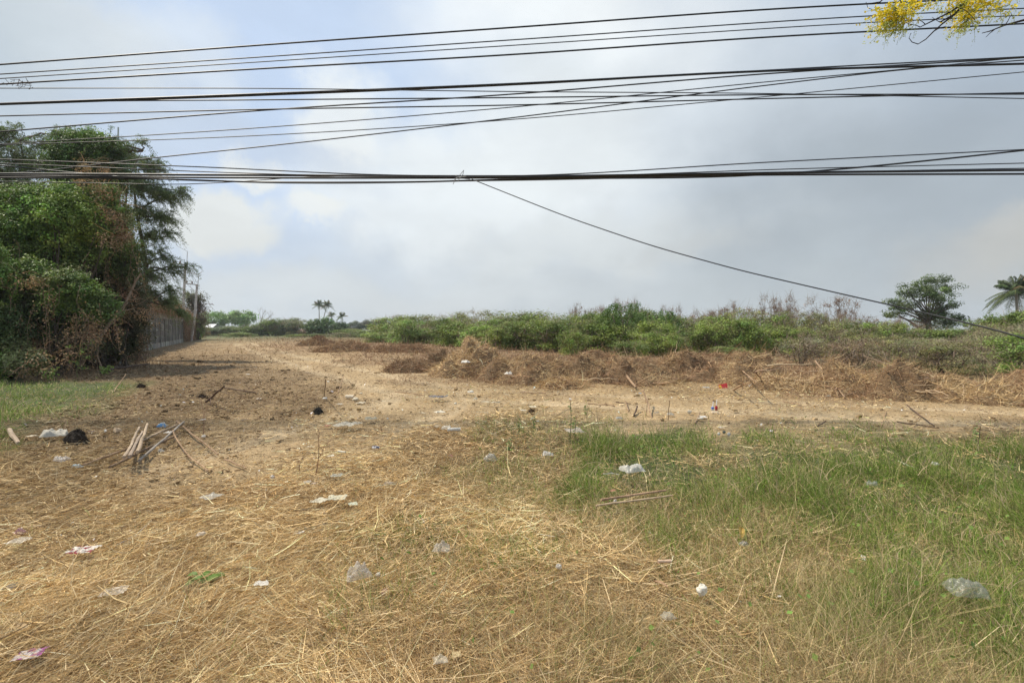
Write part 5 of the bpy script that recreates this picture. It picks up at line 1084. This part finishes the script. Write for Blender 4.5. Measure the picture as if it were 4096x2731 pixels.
# ------------------------------------------------------------------ litter
def crumple(kind, u, v, wpx, hpx, c, material, lab, name, seed, c2=None, zoff=None, cat='litter', rzz=None):
    rng = np.random.default_rng(800 + seed); g = gnd(u, v + hpx * .3); d = g[1]; w = wpx * .88 / FPX * d; x0, y0 = g[0], g[1]
    W6 = cover(np.array([x0]), np.array([y0]))[0]; z0 = float(height(x0, y0)) + (.02 + .05 * W6[0] + .08 * W6[2] + .11 * W6[1] if zoff is None else zoff)
    z0 += .04 if (wpx >= 13 and zoff is None) else 0
    b = Buf(); nx, ny = 26, 18; wpx = wpx * .88; X, Y = np.meshgrid(np.linspace(-.5, .5, nx), np.linspace(-.5, .5, ny), indexing='ij')
    th = (rng.uniform(-.5, .5) if rzz is None else rzz); ph = rng.uniform(0, 50)
    fold = fbm(X * 5 + ph, Y * 5 + ph, seed, 3)
    edge = 1 + .3 * fbm(X * 2 + ph, Y * 2, seed + 1, 2)
    if kind == 'sheet':    # flat crumpled sheet
        dep = max(hpx / FPX * d * d / EYE * .85, w * .25); dep = min(dep, w * 1.1)
        px, py, pz = X * w * edge, Y * dep * edge, np.abs(fold) * w * .12 + .012
    elif kind == 'bag':    # slumped, half inflated bag
        hz = hpx / FPX * d * .56; dep = w * .75; q_ = np.clip(1 - (2 * X) ** 4, 0, 1) * np.clip(1 - (2 * Y) ** 4, 0, 1)
        lump = .62 + .75 * fbm(X * 3 + ph, Y * 3, seed + 7, 2); rid = 1 - np.abs(fbm(X * 6 + ph * 2, Y * 4, seed + 8, 3)) * 1.5
        px, py = X * w * edge, Y * dep * edge; pz = hz * q_ ** .5 * np.clip(lump * (.55 + .6 * rid), .05, 1.3) + .035 * w * fold + .01
    elif kind == 'ball':
        lon = (X + .5) * 2 * math.pi; lat = Y * math.pi; r = .5 * (1 + .35 * fold); px, py, pz = w * r * np.cos(lat) * np.cos(lon), w * r * np.cos(lat) * np.sin(lon), w * r * np.sin(lat) * max(.4, min(1.2, hpx / wpx)) + w * .35
    elif kind == 'strip':
        dep = w * .16; px, py, pz = X * w, Y * dep * edge + .1 * w * np.sin(X * 7 + ph), np.abs(fold) * w * .08 + .01
    else:                   # long roll
        r = hpx / FPX * d * .35; an = (Y + .5) * 2 * math.pi; px, py, pz = X * w, np.cos(an) * r * edge, (np.sin(an) * r * edge + r)
    cs, sn = math.cos(th), math.sin(th); V = np.stack([x0 + px * cs - py * sn, y0 + px * sn + py * cs, z0 + pz], -1).reshape(-1, 3)
    i, j = np.meshgrid(np.arange(nx - 1), np.arange(ny - 1), indexing='ij'); q = np.stack([i * ny + j, (i + 1) * ny + j, (i + 1) * ny + j + 1, i * ny + j + 1], -1).reshape(-1, 4)
    cc = np.repeat(np.array(c, float)[None] * (np.array([.86, .80, .70]) if material is M_CLEAR else np.array([.96, .90, .80])), nx * ny, 0) * (1 + .12 * fold.reshape(-1, 1))
    if c2 is not None: m = (fbm(X * 4 + ph, Y * 4, seed + 3, 2) > .05) if not callable(c2[1]) else c2[1](X, Y); cc[m.ravel()] = c2[0]
    b.add(V, q, cc); return tag(b.build(name, material, None, (x0, y0, z0), smooth=kind in ('bag', 'roll')), lab, cat)
WH, GY, CR = (.74, .75, .74), (.50, .50, .47), (.62, .56, .45)
P_, C_, T_ = M_PAPER, M_CLEAR, M_PLASTIC
LIT = [
 ('bag', 61, 464.8, 14, 9, (.8, .8, .82), C_, 'clear plastic box lying left of the pale blue wrapper', 'plastic_box'), ('bag', 77.8, 469.4, 9, 5, (.42, .56, .66), T_, 'pale blue wrapper at the near end of the cut poles', 'wrapper'),
 ('bag', 55, 437.6, 24, 11, (.48, .47, .43), P_, 'crumpled grey cloth on the left side of the black clump', 'cloth'), ('sheet', 31.6, 440.8, 7, 5, CR, P_, 'small cream paper left of the grey cloth', 'paper_scrap'),
 ('strip', 92, 433, 6, 2, (.36, .28, .48), T_, 'small purple wrapper right of the black clump', 'wrapper'), ('bag', 117.6, 431.6, 9, 7, (.58, .46, .33), P_, 'cream rag lying behind the cut poles', 'rag'), ('strip', 96, 437, 12, 3, (.52, .42, .30), P_, 'twisted tan rag between the black clump and the poles', 'rag'),
 ('bag', 162, 425.6, 10, 8, (.52, .55, .56), T_, 'grey bag with a blue patch behind the pole stack', 'plastic_bag', (.06, .28, .55)), ('sheet', 169, 433.5, 8, 3, WH, P_, 'bright white scrap at the far end of the poles', 'paper_scrap'),
 ('ball', 203.6, 437.6, 4, 3, (.80, .78, .74), P_, 'white crumpled scrap at the foot of the pale dry stem', 'paper_scrap'), ('sheet', 202.5, 420.7, 6, 4, (.55, .56, .58), T_, 'grey white bag scrap on dark soil above the pale dry stem', 'bag_scrap'), ('strip', 244, 420.7, 7, 2, (.6, .62, .64), T_, 'thin grey film strip on dark soil left of the track', 'film_strip'),
 ('bag', 160.6, 451.2, 6, 4.5, (.75, .78, .82), C_, 'clear plastic cup right of the three pale poles', 'cup'), ('bag', 20, 540, 11, 10, (.50, .28, .36), C_, 'pinkish net bag in brown straw at the left edge', 'net_bag'), ('sheet', 20.7, 553.5, 18, 8, (.52, .47, .38), T_, 'dull clear film under the pinkish net bag', 'plastic_film'),
 ('sheet', 83, 563, 30, 10, (.70, .68, .65), P_, 'flat white packet with dark red edge on the straw', 'packet', (.25, .03, .04)), ('bag', 201.4, 542.9, 10, 5, (.68, .60, .50), P_, 'cream folded scrap on golden straw left of centre', 'paper_scrap'), ('sheet', 211, 505, 17, 7, (.46, .46, .42), T_, 'grey flattened film lying on straw below the track', 'plastic_film'),
 ('sheet', 327.6, 427.4, 5, 4, (.62, .06, .07), T_, 'small red plastic piece at the left end of the tattered film', 'plastic_piece'), ('sheet', 347, 428.5, 22, 5, (.58, .57, .50), T_, 'long tattered whitish film right of the red piece', 'plastic_film'), ('strip', 334, 430, 7, 3, (.55, .55, .5), P_, 'black and white wrapper next to the red piece', 'wrapper', (.06, .06, .07)),
 ('bag', 371, 421.5, 13, 4, (.46, .42, .32), P_, 'grey tan cloth strip behind the tattered film', 'cloth'), ('ball', 387.6, 420, 2.2, 2, WH, P_, 'tiny white ball right of the grey tan cloth', 'paper_scrap'), ('bag', 446.5, 430.5, 12, 5, (.60, .59, .53), T_, 'rounded flat whitish bag on straw near centre', 'plastic_bag'),
 ('roll', 454, 435.4, 15, 5, (.66, .66, .63), P_, 'white rolled strip slanting below the rounded whitish bag', 'paper_roll'), ('sheet', 437.8, 428, 9, 3, (.62, .57, .45), P_, 'cream film touching the left of the rounded whitish bag', 'plastic_film'), ('strip', 456.5, 426, 8, 2, (.66, .64, .57), P_, 'thin white strip above the rounded whitish bag', 'paper_strip'),
 ('bag', 375.8, 450.8, 9, 3, (.55, .56, .60), P_, 'crumpled blue-grey paper with black marks on straw', 'paper_scrap', (.06, .07, .12)), ('roll', 342, 455.3, 11, 3, (.66, .65, .58), P_, 'white wrapper tube lying beside the rusty sapling', 'wrapper'), ('sheet', 331, 460, 6, 3, (.68, .66, .58), P_, 'white chip below the white wrapper tube', 'paper_scrap'),
 ('ball', 272.9, 484.4, 5, 5, (.82, .80, .77), P_, 'white paper ball left on straw below the track', 'paper_ball'), ('sheet', 336.6, 480, 12, 4, (.50, .52, .46), T_, 'pale green-grey film on straw right of the paper ball', 'plastic_film'), ('sheet', 307.7, 488, 8, 3, (.50, .50, .47), T_, 'small grey film between the paper ball and green-grey film', 'plastic_film'), ('sheet', 314, 490, 5, 2.5, (.55, .47, .42), T_, 'tiny pinkish film right of the small grey film', 'plastic_film'),
 ('sheet', 388.8, 488.7, 9, 6, (.68, .67, .63), C_, 'translucent oval lid on golden straw near centre', 'plastic_disc'), ('bag', 490.6, 468.6, 16, 11, (.48, .48, .47), C_, 'round crumpled clear bag sunk in brown dry grass', 'plastic_bag'), ('sheet', 320, 513.5, 14, 6, (.60, .58, .48), P_, 'left piece of the torn whitish paper on straw', 'torn_paper'), ('sheet', 337, 511.5, 20, 6, (.60, .58, .46), P_, 'right piece of the torn whitish paper on straw', 'torn_paper'),
 ('sheet', 353, 515, 10, 5, (.54, .58, .48), P_, 'greenish white packet right of the torn paper', 'packet'), ('strip', 273.4, 534, 9, 6, (.50, .55, .66), T_, 'pale blue film strip on golden straw', 'film_strip'), ('sheet', 324.6, 536, 8, 5, (.46, .44, .38), C_, 'dull clear film right of the brown leaf', 'plastic_film'), ('sheet', 298, 544.8, 10, 4, (.72, .72, .70), P_, 'white paper flake below the brown leaf', 'paper_scrap'),
 ('bag', 441.6, 563, 19, 13, (.62, .60, .57), C_, 'crumpled clear bag among green grass blades below centre', 'plastic_bag'), ('bag', 358.9, 592, 27, 19, (.66, .65, .64), C_, 'largest clear plastic bag on straw, peaked like a tent', 'plastic_bag'), ('sheet', 262, 602.3, 15, 6, (.68, .67, .64), P_, 'white crumpled paper on straw left of the tent-like bag', 'paper_scrap'), ('ball', 378, 590, 6, 5, (.68, .64, .55), P_, 'small cream lump right of the tent-like bag', 'paper_scrap'),
 ('bag', 632, 484, 24, 10, (.62, .64, .63), T_, 'whitish bag draped in green grass at middle right', 'plastic_bag'), ('strip', 611, 488, 18, 5, (.52, .52, .48), T_, 'trailing tail of film left of the draped whitish bag', 'plastic_film'), ('bag', 548, 459.7, 12, 6, (.58, .60, .62), T_, 'winged thin grey bag on straw above the dry grass', 'plastic_bag'), ('sheet', 574, 439.4, 18, 7, (.55, .50, .44), T_, 'pale flat bag behind the dark weed stem', 'plastic_bag'),
 ('ball', 615, 514.3, 4, 3.5, WH, P_, 'small white scrap just above the wooden strips', 'paper_scrap'), ('strip', 655, 511, 6, 3, (.68, .22, .24), T_, 'pink ribbon scrap on the upper wooden strip', 'ribbon'), ('ball', 701.5, 605, 11, 12, (.76, .76, .72), P_, 'crumpled white tissue in dry grass at lower right', 'tissue'), ('roll', 664.4, 581, 16, 5, (.66, .50, .38), P_, 'cream pinkish peel-like scrap in dry grass', 'paper_scrap'),
 ('bag', 667.7, 641.5, 16, 8, (.58, .60, .56), C_, 'clear packet low in the dry grass near the bottom', 'packet'), ('bag', 743.4, 558, 9, 6, (.46, .46, .46), C_, 'dull grey bag scrap in brown grass under the yellow leaf', 'bag_scrap'), ('ball', 558.8, 578.4, 7, 5, (.64, .64, .64), T_, 'white film knot in mixed green and dry grass', 'film_knot'), ('bag', 967, 612, 36, 20, (.42, .46, .42), C_, 'large translucent bag caught in tall grass at lower right', 'plastic_bag'),
 ('bag', 934.6, 475.7, 8, 5, (.56, .58, .54), T_, 'small whitish bag in the green belt at the right', 'plastic_bag'), ('bag', 871.4, 495.8, 11, 8, (.42, .48, .45), C_, 'grey plastic cup lying in the middle of the green belt', 'cup'), ('sheet', 114.3, 610, 22, 10, (.58, .52, .43), T_, 'cream shell-shaped wrapper on straw at lower left', 'wrapper'), ('sheet', 30.5, 678, 26, 13, (.60, .57, .60), P_, 'printed packet with purple patch and lime edge at the bottom left', 'packet', (.32, .08, .24)),
 ('sheet', 457, 668, 9, 7, (.60, .50, .30), P_, 'cream dry scrap in brown grass near the bottom centre', 'paper_scrap'), ('bag', 440, 681, 16, 6, (.55, .50, .40), T_, 'cream film cut by the bottom edge below centre', 'plastic_film'),
 ('roll', 350, 397.6, 10, 5, (.72, .66, .55), P_, 'cream foam block on the dark soil edge', 'foam_block'), ('ball', 355.5, 401, 7, 4, (.62, .58, .48), P_, 'broken foam lump just below the cream foam block', 'foam_lump'), ('sheet', 361, 403.5, 8, 3, (.62, .58, .48), P_, 'foam flakes right of the broken foam lump', 'foam_flake'), ('ball', 325, 399.8, 5, 2, WH, P_, 'small white scrap at the foot of the bent standing stick', 'paper_scrap'), ('sheet', 340, 404, 6, 3, (.6, .6, .56), T_, 'whitish film scrap below left of the foam block', 'bag_scrap'),
 ('ball', 361, 395, 4, 2, (.7, .64, .52), P_, 'small cream crumb above the foam flakes', 'foam_lump'), ('strip', 385.5, 401.5, 11, 4, (.64, .64, .56), T_, 'pale crumpled strip on the bare track', 'plastic_strip'), ('strip', 423, 413, 10, 3, (.66, .64, .54), P_, 'long whitish strip on bare soil left of the crumpled paper', 'paper_strip'), ('bag', 439.5, 411.7, 10, 3, (.70, .68, .60), P_, 'whitish crumpled paper on bare soil near centre', 'paper_scrap'),
 ('bag', 470, 393, 7, 3, (.70, .70, .66), P_, 'white crumpled scrap on yellowed grass behind centre', 'paper_scrap'), ('bag', 475.5, 399.3, 5, 4, (.58, .60, .54), C_, 'clear cup just below the white crumpled scrap', 'cup'), ('strip', 490.5, 404, 22, 4, (.60, .58, .48), P_, 'shredded whitish strip on straw near centre', 'plastic_strip'), ('ball', 455.5, 404.5, 3.5, 2, (.66, .66, .6), P_, 'tiny white lump left of the shredded strip', 'paper_scrap'),
 ('sheet', 437, 399.5, 20, 2, (.12, .13, .17), T_, 'dark blue-grey film strip on the track', 'plastic_film'), ('sheet', 474, 357.5, 10, 4, (.40, .42, .38), P_, 'grey sheet on top of the golden straw pile', 'plastic_sheet'), ('sheet', 565.4, 384.4, 6, 3, (.58, .60, .56), T_, 'pale bag scrap at the foot of the tallest pile', 'bag_scrap'), ('sheet', 706, 389, 7, 2.5, (.45, .50, .55), T_, 'pale blue bag scrap left of the red board', 'bag_scrap'),
 ('sheet', 640, 393.4, 4, 2, (.16, .34, .60), T_, 'tiny blue scrap on straw before the red-brown pile', 'plastic_piece'), ('strip', 545.5, 400.5, 7, 2, (.68, .64, .56), P_, 'white sliver on soil behind the tallest weed stem', 'paper_strip'), ('sheet', 533, 408, 8, 3, (.62, .58, .46), P_, 'pale cardboard flake beside a clod', 'cardboard'), ('sheet', 523, 412, 7, 3, (.55, .52, .44), P_, 'dull pale scrap left of the cardboard flake', 'paper_scrap'),
 ('ball', 689.5, 413.5, 5, 4, (.50, .50, .46), T_, 'grey crumpled bag left of the soda bottles', 'bag_scrap'), ('sheet', 703, 417.6, 8, 4, (.62, .64, .66), P_, 'white blue torn wrapper below the soda bottles', 'wrapper'), ('sheet', 700, 421, 6, 2, (.66, .66, .60), P_, 'white shard under the torn wrapper', 'paper_scrap'), ('bag', 619, 419, 7, 4, (.52, .54, .52), T_, 'greyish bag scrap left of the dark curved stub', 'bag_scrap'), ('bag', 671, 416, 8, 4, (.48, .48, .44), T_, 'greyish bag scrap at the rusty thin stake', 'bag_scrap'),
 ('bag', 657, 414, 6, 4, (.52, .50, .44), C_, 'clear scrap right of the thick tan stick', 'bag_scrap'), ('sheet', 720.5, 429, 6, 2, (.66, .64, .58), P_, 'thin white sliver on crumbly soil at the grass edge', 'paper_strip'), ('ball', 718.7, 437.5, 3, 3, (.62, .66, .64), P_, 'small white lump at the edge of the green grass', 'paper_scrap'), ('ball', 728.7, 440.5, 4, 4, (.50, .52, .54), T_, 'grey film lump at the edge of the green grass', 'film_knot'), ('ball', 724, 438, 4, 2.5, (.06, .10, .10), T_, 'dark teal scrap between the two lumps at the grass edge', 'plastic_piece'),
 ('sheet', 248, 374, 4, 3.5, WH, P_, 'lone white scrap far off on the dark soil', 'paper_scrap'), ('sheet', 259, 398, 5, 3, (.66, .60, .52), P_, 'pale scrap at the dark soil below the thick branch stub', 'paper_scrap'), ('strip', 307, 372, 4, 2, WH, P_, 'small white scrap far off on the track', 'paper_scrap'),
]
for i, a in enumerate(LIT): crumple(a[0], a[1], a[2], a[3], a[4], a[5], a[6], a[7], a[8], i, (a[9], None) if len(a) > 9 else None)
# rags and packets lying up on the brush piles
for i, (k, u, v, d, wpx, hpx, c, m, lab, nm) in enumerate([('bag', 466, 359.7, 15.6, 9, 5, (.80, .80, .78), P_, 'white packet on top of the golden straw pile', 'packet'), ('bag', 509, 370, 14.4, 8, 8, (.78, .78, .76), P_, 'white folded bag stuck in the side of the tallest pile', 'plastic_bag'),
                                       ('bag', 835.5, 386, 12.2, 12, 6, (.46, .43, .38), P_, 'grey rag on the brush pile right of the pale plank', 'rag'), ('bag', 881, 397.5, 11.6, 7, 4, (.56, .54, .48), T_, 'whitish bag at the foot of the pile with grey rags', 'bag_scrap'),
                                       ('bag', 918, 386, 12.2, 14, 7, (.44, .42, .36), P_, 'grey rag with a white tip in the dark red-brown pile', 'rag'), ('bag', 929.5, 385, 12.2, 6, 6, (.58, .57, .54), T_, 'small white bag right of the grey rag in the pile', 'plastic_bag'), ('bag', 978, 399, 10.7, 4, 2.5, WH, P_, 'tiny white scrap on the tan pile near the right edge', 'paper_scrap'), ('bag', 752, 384, 13, 9, 5, (.58, .56, .50), C_, 'clear bag tangled under the curved brown root', 'plastic_bag')]):
    p = at_y(u, v + hpx * .5, d); o = crumple(k, u, v, wpx, hpx, c, m, lab, nm, 150 + i, None, 0.0); g = gnd(u, v + hpx * .3); f = d / g[1]
    o.scale = (f, f, f); o.location = (p[0], p[1], max(p[2], .05))

def sign():
    d = 12.9; o0 = at_y(723, 390, d); t = thing('sign_board', 'small tilted red board with faded yellow lettering stuck in the brush', 'sign', o0); F = d / FPX
    c = [at_y(u, v, d + dy) for u, v, dy in ((720.5, 391, 0), (728.2, 390.2, .05), (726.8, 382.6, .18), (718.4, 384.4, .12))]; n = norm(np.cross(c[1] - c[0], c[3] - c[0])) * .008
    b = Buf(); b.add([p + n for p in c] + [p - n for p in c], [[0, 1, 2, 3], [7, 6, 5, 4], [0, 4, 5, 1], [1, 5, 6, 2], [2, 6, 7, 3], [3, 7, 4, 0]], (.42, .03, .025)); b.build('board', M_PAINT, t, o0)
    nf = -n if n[1] > 0 else n; X = c[1] - c[0]; Z = c[3] - c[0]
    G = {'0': ['01', '1', '1', '01'], }
    def stroke(bb, x0, y0, x1, y1, w=.028):
        a = c[0] + X * x0 + Z * y0 + nf * 1.35; e = c[0] + X * x1 + Z * y1 + nf * 1.35; dd = norm(e - a); s = norm(np.cross(dd, nf)) * .011
        bb.add([a - s, e - s, e + s, a + s], [[0, 1, 2, 3]], (.72, .52, .05))
    font = {'O': [(0, 0, 1, 0), (1, 0, 1, 1), (1, 1, 0, 1), (0, 1, 0, 0)], 'Z': [(0, 1, 1, 1), (1, 1, 0, 0), (0, 0, 1, 0)], 'I': [(.5, 0, .5, 1)], 'L': [(0, 1, 0, 0), (0, 0, 1, 0)], 'G': [(1, 1, 0, 1), (0, 1, 0, 0), (0, 0, 1, 0), (1, 0, 1, .5), (1, .5, .5, .5)], 'S': [(1, 1, 0, 1), (0, 1, 0, .5), (0, .5, 1, .5), (1, .5, 1, 0), (1, 0, 0, 0)], 'T': [(0, 1, 1, 1), (.5, 1, .5, 0)], 'M': [(0, 0, 0, 1), (0, 1, .5, .5), (.5, .5, 1, 1), (1, 1, 1, 0)]}
    bb = Buf()
    for txt, x0, y0, w, h in (('OZILG', .05, .64, .10, .2), ('STOITM', .20, .32, .085, .18)):
        for k, ch in enumerate(txt):
            for st in font[ch]: stroke(bb, x0 + k * w * 1.35 + st[0] * w, y0 + st[1] * h, x0 + k * w * 1.35 + st[2] * w, y0 + st[3] * h)
    bb.build('lettering', M_PAINT, t, o0)
sign()
def soda(u, v, lab, cc, cap, capz, hgt, strawt, name='soda_bottle', grp='two little soda bottles with straws set out as an offering'):
    g = gnd(u, v); g[2] = float(height(g[0], g[1])) + .03; t = thing(name, lab, 'bottle', g, grp); R = .021 * 1.2
    b = Buf(); tube(b, [g + V3(0, 0, z) for z in (0, .02, .05, .068, .08, .095)], [R, R, R * .85, R * .95, R * .5, R * .42], cc, 12); b.build('bottle', M_PLASTIC, t, g, smooth=True)
    b = Buf(); tube(b, [g + V3(0, 0, capz), g + V3(0, 0, capz + .028)], [R * 1.06, R * 1.06], cap, 12); b.build('label_band', M_PAINT, t, g)
    b = Buf(); tube(b, [g + V3(0, 0, .07), g + V3(strawt, 0, hgt)], .0065, (.82, .82, .82), 6); b.build('straw', M_PAINT, t, g)
soda(712.6, 412.2, 'clear soda bottle with a blue band and a white straw', (.62, .66, .70), (.03, .12, .55), .035, .175, .012)
soda(716.3, 412.0, 'red soda bottle with a white straw', (.35, .01, .03), (.50, .02, .04), .04, .20, .006)
def tray():
    g = gnd(714.8, 413.4); g[2] = float(height(g[0], g[1])) + .012; b = Buf(); box(b, g[0] - .06, g[0] + .06, g[1] - .03, g[1] + .03, g[2], g[2] + .022, (.74, .60, .42)); tag(b.build('tray', M_PAINT, None, g), 'small cream tray at the foot of the two soda bottles', 'tray')
tray()
def stump(lab, u, v, wpx, hpx, c, seed, name='soil_lump', cat='clump'):
    rng = np.random.default_rng(seed); g = gnd(u, v + hpx * .5); F = g[1] / FPX; w, h = wpx * F / 2, hpx * F; b = Buf(); nx, ny = 40, 22; A, B = np.meshgrid(np.linspace(0, 2 * math.pi, nx), np.linspace(0, 1, ny), indexing='ij')
    r = 1 + .75 * fbm(np.cos(A) * 2 + seed, np.sin(A) * 2 + B * 3, seed, 4); lat = B * math.pi / 2
    V = np.stack([g[0] + w * np.cos(lat) * np.cos(A) * r, g[1] + w * .7 * np.cos(lat) * np.sin(A) * r, g[2] - .01 + h * np.sin(lat) * (1 + .6 * fbm(np.cos(A) * 1.5, np.sin(A) * 1.5 + B, seed + 3, 3) * (1 - B * .5))], -1).reshape(-1, 3)
    i, j = np.meshgrid(np.arange(nx - 1), np.arange(ny - 1), indexing='ij'); q = np.stack([i * ny + j, (i + 1) * ny + j, (i + 1) * ny + j + 1, i * ny + j + 1], -1).reshape(-1, 4); b.add(V, q, c)
    n = 160; k = rng.integers(0, len(V), n); blades(b, V[k], rng.uniform(0, 6.3, n), rng.uniform(-.4, 1.2, n), rng.uniform(.03, .09, n) * g[1] / 7, np.full(n, .006), np.full(n, .5), jit(c, n, .35, .05, rng), 2, .3, rng=rng)
    tag(b.build(name, M_SOIL, None, g), lab, cat)
stump('black fibrous root clump beside the grey cloth at the left', 77, 437, 21, 15, (.05, .04, .03), 61, 'root_clump')
stump('dark tyre-like mud lump on the edge of the dark soil', 317.9, 410.4, 9, 6, (.045, .042, .035), 62, 'mud_lump')
stump('dark clod lump below the dark branch stub', 202, 396, 9, 4, (.07, .05, .035), 63, 'mud_lump')
stump('brown clod with pale flake near the dark weed stem', 532, 411, 8, 3.5, (.13, .085, .05), 64, 'mud_lump')
stump('small dark stump in the shade below the wall', 141, 385.5, 8, 4, (.05, .035, .025), 65, 'mud_lump')
def leafy(lab, u, v, wpx, n, c, size, seed, name='leaf', cat='leaf', group=None, asp=.5):
    rng = np.random.default_rng(seed); g = gnd(u, v); g[2] = float(height(g[0], g[1])) + .06; F = g[1] / FPX; b = Buf(); a0 = rng.uniform(0, 3)
    for k in range(n):
        c0 = g + V3(rng.uniform(-.5, .5) * wpx * F if n > 1 else 0, rng.uniform(-.3, .3) * wpx * F if n > 1 else 0, rng.uniform(0, .05)); s = size * rng.uniform(.8, 1.2); a = a0 + rng.normal() * .8; f = np.linspace(-1, 1, 9); wv = (1 - f ** 2) ** .6 * s * asp * .5
        ax = V3(math.cos(a), math.sin(a), .15); sd = V3(-math.sin(a), math.cos(a), .25); M_ = c0 + ax * (f * s / 2)[:, None] + V3(0, 0, 1) * (.12 * s * (1 - f ** 2))[:, None]
        V = np.stack([M_ - sd * wv[:, None] + V3(0, 0, .1 * s), M_, M_ + sd * wv[:, None] + V3(0, 0, .1 * s)], 1).reshape(-1, 3); q = [[i * 3 + j, i * 3 + 3 + j, i * 3 + 4 + j, i * 3 + 1 + j] for i in range(8) for j in (0, 1)]
        b.add(V, q, jit(c, 1, .1, .03, rng)[0])
    if n > 2: tube(b, [g + V3(-wpx * F * .5, -.03, 0), g + V3(wpx * F * .5, .05, .02)], .003, (.2, .16, .08), 4)
    tag(b.build(name, M_LEAF, None, g), lab, cat, group)
leafy('fallen green leafy twig on the golden straw at lower left', 203, 594, 24, 9, (.16, .26, .05), .075, 71, 'leafy_twig', 'twig')
leafy('yellow curled leaf lying in brown grass at the right', 741.7, 540.8, 16, 1, (.62, .38, .10), .16, 72, 'fallen_leaf', 'leaf', None, .3)
leafy('brown upright dead leaf on straw above the white flake', 306, 530, 6, 1, (.16, .09, .05), .06, 73, 'fallen_leaf')
leafy('tan dead leaf in dry grass below the peel-like scrap', 660.6, 596, 10, 1, (.48, .30, .17), .085, 74, 'fallen_leaf')
leafy('grey brown leaf on straw in the lower left quarter', 151, 634.5, 9, 1, (.34, .27, .22), .075, 75, 'fallen_leaf')
leafy('long tan leaf at the left edge near the bottom', 20, 652, 12, 1, (.48, .32, .16), .10, 76, 'fallen_leaf')
leafy('dark grey leaf on straw at the left edge', 12, 600.7, 12, 1, (.16, .15, .13), .10, 77, 'fallen_leaf')
leafy('reddish dead leaf in dry grass just below centre', 613, 503, 5, 1, (.40, .20, .12), .06, 78, 'fallen_leaf')
leafy('dark red leaf on straw near the translucent oval lid', 450.5, 460, 5, 1, (.22, .09, .06), .07, 79, 'fallen_leaf')
leafy('pinkish brown leaf below the tent-like bag', 385, 604, 8, 1, (.42, .27, .19), .08, 80, 'fallen_leaf')

# ------------------------------------------------------------------ air
def haze():
    b = Buf(); box(b, -700, 700, -60, 900, -1.6, 30, (1, 1, 1)); m = bpy.data.materials.new('air'); m.use_nodes = True; n = m.node_tree.nodes; l = m.node_tree.links; n.clear(); out = n.new('ShaderNodeOutputMaterial'); v = n.new('ShaderNodeVolumePrincipled')
    v.inputs['Color'].default_value = (.93, .96, 1, 1); v.inputs['Density'].default_value = HAZE; v.inputs['Anisotropy'].default_value = .2; l.new(v.outputs[0], out.inputs['Volume'])
    tag(b.build('haze', m), 'thin pale haze over the plot', None, None, 'stuff')
HAZE = .00035
if HAZE > 0: haze()

def unique_labels():
    from collections import defaultdict
    g = defaultdict(list)
    for o in bpy.data.objects:
        if o.parent is None and o.get('category'): g[o['label']].append(o)
    for lab, os_ in g.items():
        if len(os_) == 1: continue
        os_.sort(key=lambda o: o.location.x / max(.1, o.location.y))
        names = {2: ['left', 'right'], 3: ['left', 'middle', 'right'], 4: ['first', 'second', 'third', 'fourth']}.get(len(os_), [str(i) for i in range(len(os_))])
        for o, nm in zip(os_, names): o['label'] = lab + (f', {nm} one' if len(os_) < 4 else f', {nm} from left')
unique_labels()
for o in bpy.data.objects:
    if len(str(o.get('label', '')).split()) > 16: o['label'] = ' '.join(str(o['label']).split()[:16])
